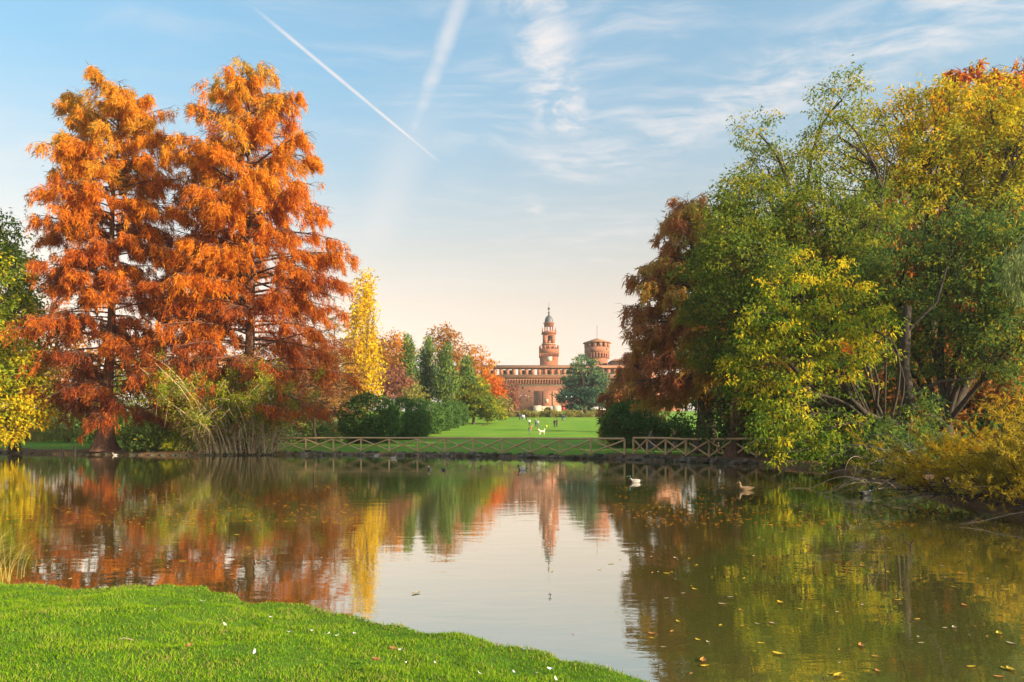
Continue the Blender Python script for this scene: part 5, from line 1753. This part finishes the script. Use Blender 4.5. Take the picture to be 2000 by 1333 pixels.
# ------------------------------------------------------------------ small furniture of the park
def build_furniture():
    whitec = solid('white_canvas', (.78, .77, .74), (.66, .65, .62), 1.5, .85)
    for px, d, lab in ((973, 211, 'white canvas stall left of the castle gate behind the border shrubs'), (1168, 211, 'white canvas stall beside the cedar behind the border shrubs')):
        x = wx(px, d)
        t = thing('market_stall', lab, 'stall', (x, d, gz1(x, d)))
        g = Geo()
        V = [(-2.1, -1.4, 2.1), (2.1, -1.4, 2.1), (2.1, 1.4, 2.1), (-2.1, 1.4, 2.1), (-1.2, 0, 2.75), (1.2, 0, 2.75)]
        g.add(V, [(0, 1, 5, 4), (2, 3, 4, 5), (1, 2, 5, 5), (3, 0, 4, 4)])
        link('canopy', mesh_from('canopy', V, [(0, 1, 5), (0, 5, 4), (2, 3, 4), (2, 4, 5), (1, 2, 5), (3, 0, 4)], mats=[whitec]), t)
        part('valance', Geo().box(-2.1, 2.1, -1.42, -1.40, 1.8, 2.1), t, whitec)
        for sx in (-1, 1):
            for sy in (-1, 1):
                part('post', Geo().tube([(sx * 2, sy * 1.3, 0), (sx * 2, sy * 1.3, 2.1)], .04, 6), t, M['iron'])
        part('counter', Geo().box(-1.9, 1.9, -1.2, -.7, 0, 1.0), t, M['marble'])
    lamp = solid('frosted_globe', (.55, .55, .53), (.45, .45, .44), 2, .3)
    for px, d, top, lab in ((1022, 207, 772, 'park lamp post with white globes left of the castle gate'), (1111, 207, 774, 'park lamp post with white globes beside the cedar'), (1037, 226, 774, 'farther park lamp post with white globes nearer the gate')):
        x = wx(px, d)
        z = gz1(x, d)
        h = CH + (HZ - top) / F * d - z
        t = thing('lamp_post', lab, 'lamp post', (x, d, z), 'park lamp posts before the castle')
        part('pole', Geo().lathe([(.14, 0), (.14, .5), (.07, .6), (.05, h), (0, h)], 8), t, M['iron'])
        for s in (-1, 1):
            ar = part('arm', Geo().tube([(0, 0, h - .7), (s * .4, 0, h - .5), (s * .75, 0, h - .45)], .035, 5), t, M['iron'])
            gl = Geo().lathe([(.19 * math.sin(a), -.19 * math.cos(a)) for a in np.linspace(0, math.pi, 8)], 10, (s * .75, 0, h - .2))
            part('globe', gl, ar, lamp, True)
    # litter bin by the hedge
    d = lawn_depth(820, 850)
    x = wx(820, d)
    t = thing('litter_bin', 'small dark green litter bin on the lawn beside the clipped hedge', 'bin', (x, d, gz1(x, d)))
    bd = part('body', Geo().lathe([(.20, .02), (.26, .75), (.28, .78), (.24, .76), (.19, .1), (0, .1)], 12), t, solid('bin_green', (.03, .09, .06), (.02, .06, .04), 3, .6))
    part('liner', Geo().lathe([(.285, .66), (.30, .74), (.285, .80), (.22, .79)], 12), bd, solid('bin_liner', (.65, .60, .12), (.5, .46, .1), 3, .5))
    # slim pole with a young plant left of the hedge
    d = 88.0
    x = wx(645, d)
    t = thing('garden_post', 'thin pale wooden post standing behind the fence left of the hedge', 'post', (x, d, gz1(x, d)))
    part('shaft', Geo().tube([(0, 0, -.2), (.02, 0, 2.9)], .045, 6), t, M['twig_grey'])
    part('cap', Geo().lathe([(.07, 2.88), (.07, 2.96), (0, 3.0)], 8), t, M['twig_grey'])


build_furniture()


# ------------------------------------------------------------------ ducks
def duck_mesh(kind):
    body = [(.30, .115, .006, .006), (.25, .11, .045, .022), (.17, .085, .085, .06), (.06, .06, .112, .09), (-.06, .055, .115, .095), (-.15, .07, .095, .085), (-.21, .10, .062, .06), (-.235, .125, .03, .035)]
    n = 12
    a = np.linspace(0, 2 * np.pi, n, endpoint=False)
    V = np.array([[(x, hw * math.cos(t), zc_ + hh * math.sin(t)) for t in a] for x, zc_, hw, hh in body])
    idx = np.arange(len(body) * n).reshape(-1, n)
    q = np.stack([idx[:-1], np.roll(idx[:-1], -1, 1), np.roll(idx[1:], -1, 1), idx[1:]], -1).reshape(-1, 4)
    g = Geo().add(V, q)
    nb = len(q)
    head = np.array([(-.17, 0, .11), (-.205, 0, .17), (-.215, 0, .215), (-.225, 0, .25), (-.24, 0, .275), (-.27, 0, .275), (-.285, 0, .262)])
    g.tube(head, [.055, .040, .040, .052, .050, .034, .02], 10)
    nh = 6 * 10
    g.tube([(-.275, 0, .262), (-.31, 0, .252), (-.345, 0, .245), (-.35, 0, .245)], [.020, .020, .016, .004], 8)
    Vv, Qq = np.concatenate(g.V), np.concatenate(g.Q)
    c = Vv[Qq].mean(1)
    fm = np.zeros(len(Qq), int)                      # 0 body, 1 breast, 2 head, 3 bill, 4 rear, 5 collar
    fm[:nb][c[:nb, 0] < -.13] = 1
    fm[:nb][c[:nb, 0] > .17] = 4
    fm[nb:nb + nh] = 2
    fm[nb:nb + nh][c[nb:nb + nh, 2] < .185] = 5
    fm[nb:nb + nh][c[nb:nb + nh, 2] < .15] = 1
    fm[nb + nh:] = 3
    pal = {'drake': [(.50, .48, .45), (.16, .07, .045), (.015, .06, .04), (.45, .40, .06), (.03, .03, .03), (.8, .8, .78)],
           'hen': [(.30, .19, .10), (.34, .22, .12), (.32, .21, .12), (.35, .20, .06), (.22, .14, .08), (.34, .22, .12)],
           'coot': [(.03, .03, .035), (.03, .03, .03), (.02, .02, .02), (.75, .72, .66), (.04, .04, .04), (.03, .03, .03)],
           'pale': [(.62, .58, .52), (.5, .44, .38), (.30, .24, .20), (.4, .3, .1), (.3, .26, .22), (.6, .56, .5)]}[kind]
    mats = [solid('%s_plumage_%d' % (kind, i), p, tuple(v * .7 for v in p), 25, .7) for i, p in enumerate(pal)]
    return mesh_from('duck', Vv, Qq, smooth=True, mats=mats, fmat=fm)


def build_ducks():
    ms = {k: duck_mesh(k) for k in ('drake', 'hen', 'coot', 'pale')}
    wing = {}
    for k, c in (('drake', (.38, .35, .32)), ('hen', (.24, .15, .08)), ('coot', (.04, .04, .045)), ('pale', (.5, .46, .42))):
        pts = []
        for u in np.linspace(0, 1, 7):
            w = .05 * math.sin(math.pi * min(1, u * 1.05 + .05)) + .004
            for v in (-1, -.3, .3, 1):
                pts.append((-.13 + .34 * u, .108 * (1 - .55 * u ** 2) + .010 * (1 - v * v), .095 + .02 * u + v * w))
        idx = np.arange(28).reshape(7, 4)
        q = np.stack([idx[:-1, :-1], idx[:-1, 1:], idx[1:, 1:], idx[1:, :-1]], -1).reshape(-1, 4)
        P = np.array(pts)
        g = Geo().add(P, q).add(P * (1, -1, 1), q[:, ::-1])
        wing[k] = g.mesh('wings', smooth=True, mats=[solid(k + '_wing', c, tuple(v * .7 for v in c), 30, .7)])
    L = [(1241, 943, 'drake', 0, 'mallard drake swimming leftwards below the short fence'), (1457, 958, 'hen', 5, 'brown mallard hen swimming leftwards near the drooping tree'), (1691, 968, 'drake', 200, 'mallard drake near the waterline brush at right'),
         (840, 918, 'coot', 80, 'small dark water bird on mid pond, left of two'), (867, 919, 'coot', 120, 'small dark water bird on mid pond, right of two'), (1021, 919, 'drake', 0, 'mallard drake trailing a wake below the dog'),
         (735, 891, 'pale', 170, 'pale duck close under the far stone edging, left of two'), (768, 896, 'pale', 180, 'pale duck close under the far stone edging, right of two'), (225, 890, 'pale', 0, 'whitish duck at the foot of the leftmost cypress')]
    for px, py, k, rz, lab in L:
        d = CH * F / (py - HZ)
        o = thing('duck', lab, 'duck', (wx(px, d), d, -.015), 'water birds on the pond', ms[k], rotz=R(rz))
        o.scale = (.92, .92, .92) if k != 'coot' else (.72, .72, .72)
        link('wings', wing[k], o)


build_ducks()


# ------------------------------------------------------------------ leaves on the water, feathers on the grass
def build_litter():
    rng = np.random.default_rng(701)
    cols = {'yellow': (.70, .46, .03), 'orange': (.58, .25, .05), 'tan': (.50, .38, .22)}
    mats = {k: solid('floating_leaf_' + k, c, tuple(v * .7 for v in c), 20, .6) for k, c in cols.items()}

    def leaf_mesh(name, mat, l, w, cup):
        u = np.linspace(0, 1, 6)
        hw = w * np.sin(np.pi * np.clip(u, .03, .985)) ** .7
        V = []
        for i, t in enumerate(u):
            for v in (-1, 0, 1):
                V.append(((t - .5) * l, v * hw[i], cup * (abs(v) * .6 + (t - .5) ** 2 * 2)))
        idx = np.arange(18).reshape(6, 3)
        q = np.stack([idx[:-1, :-1], idx[:-1, 1:], idx[1:, 1:], idx[1:, :-1]], -1).reshape(-1, 4)
        return mesh_from(name, V, q, smooth=True, mats=[mat])
    lm = {(k, j): leaf_mesh('floating_leaf', mats[k], (.085, .11, .07)[j], (.018, .026, .013)[j], (.008, .014, .004)[j]) for k in cols for j in range(3)}
    n = 0
    while n < 150:
        if rng.random() < .62:
            px, py = rng.uniform(1260, 1980), rng.uniform(1020, 1330)
        elif rng.random() < .75:
            px, py = rng.uniform(20, 640), rng.uniform(990, 1150)
        else:
            px, py = rng.uniform(660, 1240), rng.uniform(1000, 1240)
        d = CH * F / (py - HZ)
        x = wx(px, d)
        if pond_sd(np.array([x]), np.array([d]))[0] > -.12:
            continue
        k = ('yellow', 'yellow', 'orange', 'tan')[rng.integers(0, 4)]
        o = thing('floating_leaf', {'yellow': 'fallen yellow leaf floating on the pond', 'orange': 'fallen orange-brown leaf floating on the pond', 'tan': 'fallen pale tan leaf floating on the pond'}[k], 'leaf', (x, d, .004), k + ' leaves floating on the pond', lm[(k, int(rng.integers(0, 3)))], rotz=rng.uniform(0, 6.28))
        s = rng.uniform(.4, 1.0)
        o.scale = (s, s, s)
        n += 1
    # the countless small ones further out
    N = 2600
    px = np.where(rng.random(N) < .55, rng.uniform(1190, 1900, N), rng.uniform(0, 700, N))
    py = 900 + 130 * rng.random(N) ** .8
    d = CH * F / (py - HZ)
    x = wx(px, d)
    cl = np.sin(x * .7 + 2 * np.sin(d * .35)) * np.sin(d * .5 + x * .2)
    ok = (pond_sd(x, d) < -.3) & (cl > -.2)
    x, d = x[ok], d[ok]
    m = len(x)
    a = rng.uniform(0, 6.28, m)
    D = np.stack([np.cos(a), np.sin(a), rng.uniform(0, .1, m)], 1)
    S = np.stack([-np.sin(a), np.cos(a), rng.normal(size=m) * .1], 1)
    V, Q = blades(np.stack([x, d, np.full(m, .012)], 1), D, S, rng.uniform(.05, .13, m), rng.uniform(.03, .06, m))
    o = link('leaf_litter', mesh_from('leaf_litter', V, Q, tint=rng.random(m), mats=[M['leaf_orange']]), kind='stuff')
    o['label'] = 'scattered small autumn leaves drifting on the far water'
    o['category'] = 'leaves'
    N = 9000
    x = rng.uniform(-50, 16, N)
    d = rng.uniform(12, 70, N)
    sd = pond_sd(x, d)
    ok = (sd < -.05) & (sd > -1.6) & (rng.random(N) < np.exp(sd * 1.6)) & (d > 14)
    x, d = x[ok], d[ok]
    m = len(x)
    a = rng.uniform(0, 6.28, m)
    V, Q = blades(np.stack([x, d, np.full(m, .014)], 1), np.stack([np.cos(a), np.sin(a), .05 + 0 * a], 1), np.stack([-np.sin(a), np.cos(a), rng.normal(size=m) * .1], 1), rng.uniform(.06, .14, m), rng.uniform(.04, .08, m))
    o = link('leaf_litter', mesh_from('leaf_litter', V, Q, tint=rng.random(m), mats=[M['leaf_brown']]), kind='stuff')
    o['label'] = 'brown leaves drifted against the pond shore'
    o['category'] = 'leaves'
    N = 16000
    x = rng.uniform(-52, 30, N)
    d = rng.uniform(56, 135, N)
    sd = pond_sd(x, d)
    hx = np.interp(d, [80, 152], [-15, -11])
    wt = np.exp(-np.abs(x - hx - 3) / 2.5) * .5 + np.exp(-np.abs(x - 14) / 5) * .6 * (d < 80) + (x < -19) * .8 * (d < 75) + .03
    ok = (sd > .3) & (rng.random(N) < wt)
    x, d, sd = x[ok], d[ok], sd[ok]
    m = len(x)
    a = rng.uniform(0, 6.28, m)
    V, Q = blades(np.stack([x, d, gz(x, d, sd) + .02], 1), nrm(np.stack([np.cos(a), np.sin(a), rng.uniform(0, .5, m)], 1)), np.stack([-np.sin(a), np.cos(a), rng.normal(size=m) * .3], 1), rng.uniform(.08, .18, m), rng.uniform(.06, .12, m))
    o = link('leaf_litter', mesh_from('leaf_litter', V, Q, tint=rng.random(m), mats=[M['leaf_orange']]), kind='stuff')
    o['label'] = 'fallen autumn leaves lying on the far lawn and bank'
    o['category'] = 'leaves'
    # feathers
    fm = solid('feather_white', (.80, .80, .80), (.68, .68, .70), 40, .7)
    u = np.linspace(0, 1, 6)
    V = []
    for t in u:
        hw = .010 * math.sin(math.pi * min(.98, t * .95 + .05)) ** .6
        for v in (-1, 0, 1):
            V.append(((t - .5) * .055, v * hw, .008 + .012 * (t - .5) ** 2 * 4 + abs(v) * .003))
    idx = np.arange(18).reshape(6, 3)
    q = np.stack([idx[:-1, :-1], idx[:-1, 1:], idx[1:, 1:], idx[1:, :-1]], -1).reshape(-1, 4)
    fme = mesh_from('feather', V, q, smooth=True, mats=[fm])
    for px, py in ((302, 1208), (440, 1203), (660, 1235), (782, 1262), (640, 1238), (1005, 1305), (850, 1295), (790, 1290), (1075, 1290), (1045, 1310), (497, 1301), (565, 1248), (395, 1172), (525, 1195), (935, 1323), (692, 1230), (1085, 1328), (610, 1232)):
        d = (CH - .25) * F / (py - HZ)
        x = wx(px, d)
        z = float(near_z(np.array([x]), np.array([d]))[0])
        o = thing('feather', 'small white feather lying in the grass', 'feather', (x, d, z + .038), 'white feathers on the near grass', fme, rotz=rng.uniform(0, 6.28))
        o.rotation_euler = (rng.normal() * .4, rng.normal() * .4, rng.uniform(0, 6.28))
        s = rng.uniform(.5, .9)
        o.scale = (s, s, s)
    bl = leaf_mesh('fallen_leaf', solid('fallen_leaf_brown', (.30, .15, .06), (.20, .09, .04), 20, .8), .07, .022, .02)
    for px, py, lab in ((768, 1265, 'dry brown leaf standing in the grass near the shore'), (735, 1300, 'dry brown leaf flat in the grass farther down'), (370, 1293, 'dry brown leaf in the middle of the near grass')):
        d = (CH - .25) * F / (py - HZ)
        x = wx(px, d)
        z = float(near_z(np.array([x]), np.array([d]))[0])
        o = thing('fallen_leaf', lab, 'leaf', (x, d, z + .045), None, bl)
        o.rotation_euler = (.5, -.3, rng.uniform(0, 6))
    # twig poking out of the open water
    d = CH * F / (1166 - HZ)
    g = Geo().tube([(0, 0, -.05), (.005, 0, .02), (-.005, 0, .04)], .004, 5).tube([(0, 0, .015), (.02, 0, .03)], .003, 4).tube([(0, 0, .02), (-.018, 0, .022)], .003, 4)
    thing('twig', 'tiny dark twig poking out of the open water', 'twig', (wx(1074, d), d, 0), None, g.mesh('twig', mats=[M['bark_dark']]))
    d = CH * F / (1072 - HZ)
    g = Geo().tube([(0, 0, -.05), (.01, 0, .07), (.05, 0, .13)], .009, 5).tube([(.005, 0, .03), (-.06, 0, .10), (-.07, .01, .12)], .007, 5).tube([(0, 0, .01), (.05, 0, .03)], .008, 4)
    thing('twig', 'dark forked twig poking out of the near right water', 'twig', (wx(1778, d), d, 0), None, g.mesh('twig', mats=[M['bark_dark']]))
    for px, py, lab in ((245, 1277, 'short pale twig lying in the near grass'),):
        d = (CH - .25) * F / (py - HZ)
        x = wx(px, d)
        z = float(near_z(np.array([x]), np.array([d]))[0])
        thing('twig', lab, 'twig', (x, d, z + .045), None, Geo().tube([(-.05, .01, 0), (0, 0, .01), (.06, -.015, 0)], .004, 5).mesh('twig', mats=[M['twig_tan']]))
    # dry reeds at the left end of the near bank
    for cx, cy, N, lab in ((-5.95, 7.95, 260, 'dry tan grass tuft at the water edge on the left'), (-6.6, 8.6, 200, 'farther dry grass tuft at the left edge of the near bank')):
        z = float(near_z(np.array([cx]), np.array([cy]))[0])
        p = np.stack([rng.normal(size=N) * .13, rng.normal(size=N) * .13, np.full(N, -.05)], 1)
        az = rng.uniform(0, 6.28, N)
        ln = rng.uniform(.25, .75, N)
        out = np.stack([np.cos(az), np.sin(az), 0 * az], 1) * rng.uniform(.1, .8, N)[:, None]
        s = np.linspace(0, 1, 5)
        P = p[:, None] + (ln[:, None] * s)[..., None] * np.array([0, 0, 1.0]) + (ln[:, None] * s ** 2)[..., None] * out[:, None]
        P[..., 2] -= (ln * np.linalg.norm(out, axis=1) * .45)[:, None] * s ** 2.5
        V, Q = tubes(P, .0035 * np.ones((N, 1)) * (1 - .8 * s), 3)
        me = mesh_from('blades', V, Q, tint=np.repeat(np.clip(rng.normal(size=N) * .2 + .5, 0, 1), 12), mats=[M['dry_grass']])
        t = thing('grass_tuft', lab, 'grass tuft', (cx, cy, max(z, 0)))
        link('blades', me, t)


build_litter()


# ------------------------------------------------------------------ thin evening haze over the park
def build_haze():
    m, n, out = new_mat('evening_haze')
    v = n.new('ShaderNodeVolumePrincipled')
    v.inputs['Color'].default_value = (0.93, 0.94, 0.98, 1)
    v.inputs['Density'].default_value = HAZE
    v.inputs['Anisotropy'].default_value = 0.2
    n.put(out.inputs['Volume'], v.outputs[0])
    g = Geo().box(-420, 420, -60, 900, -3.2, 100)
    link('haze', g.mesh('haze', mats=[m]), kind='stuff')


HAZE = 0.00024
build_haze()
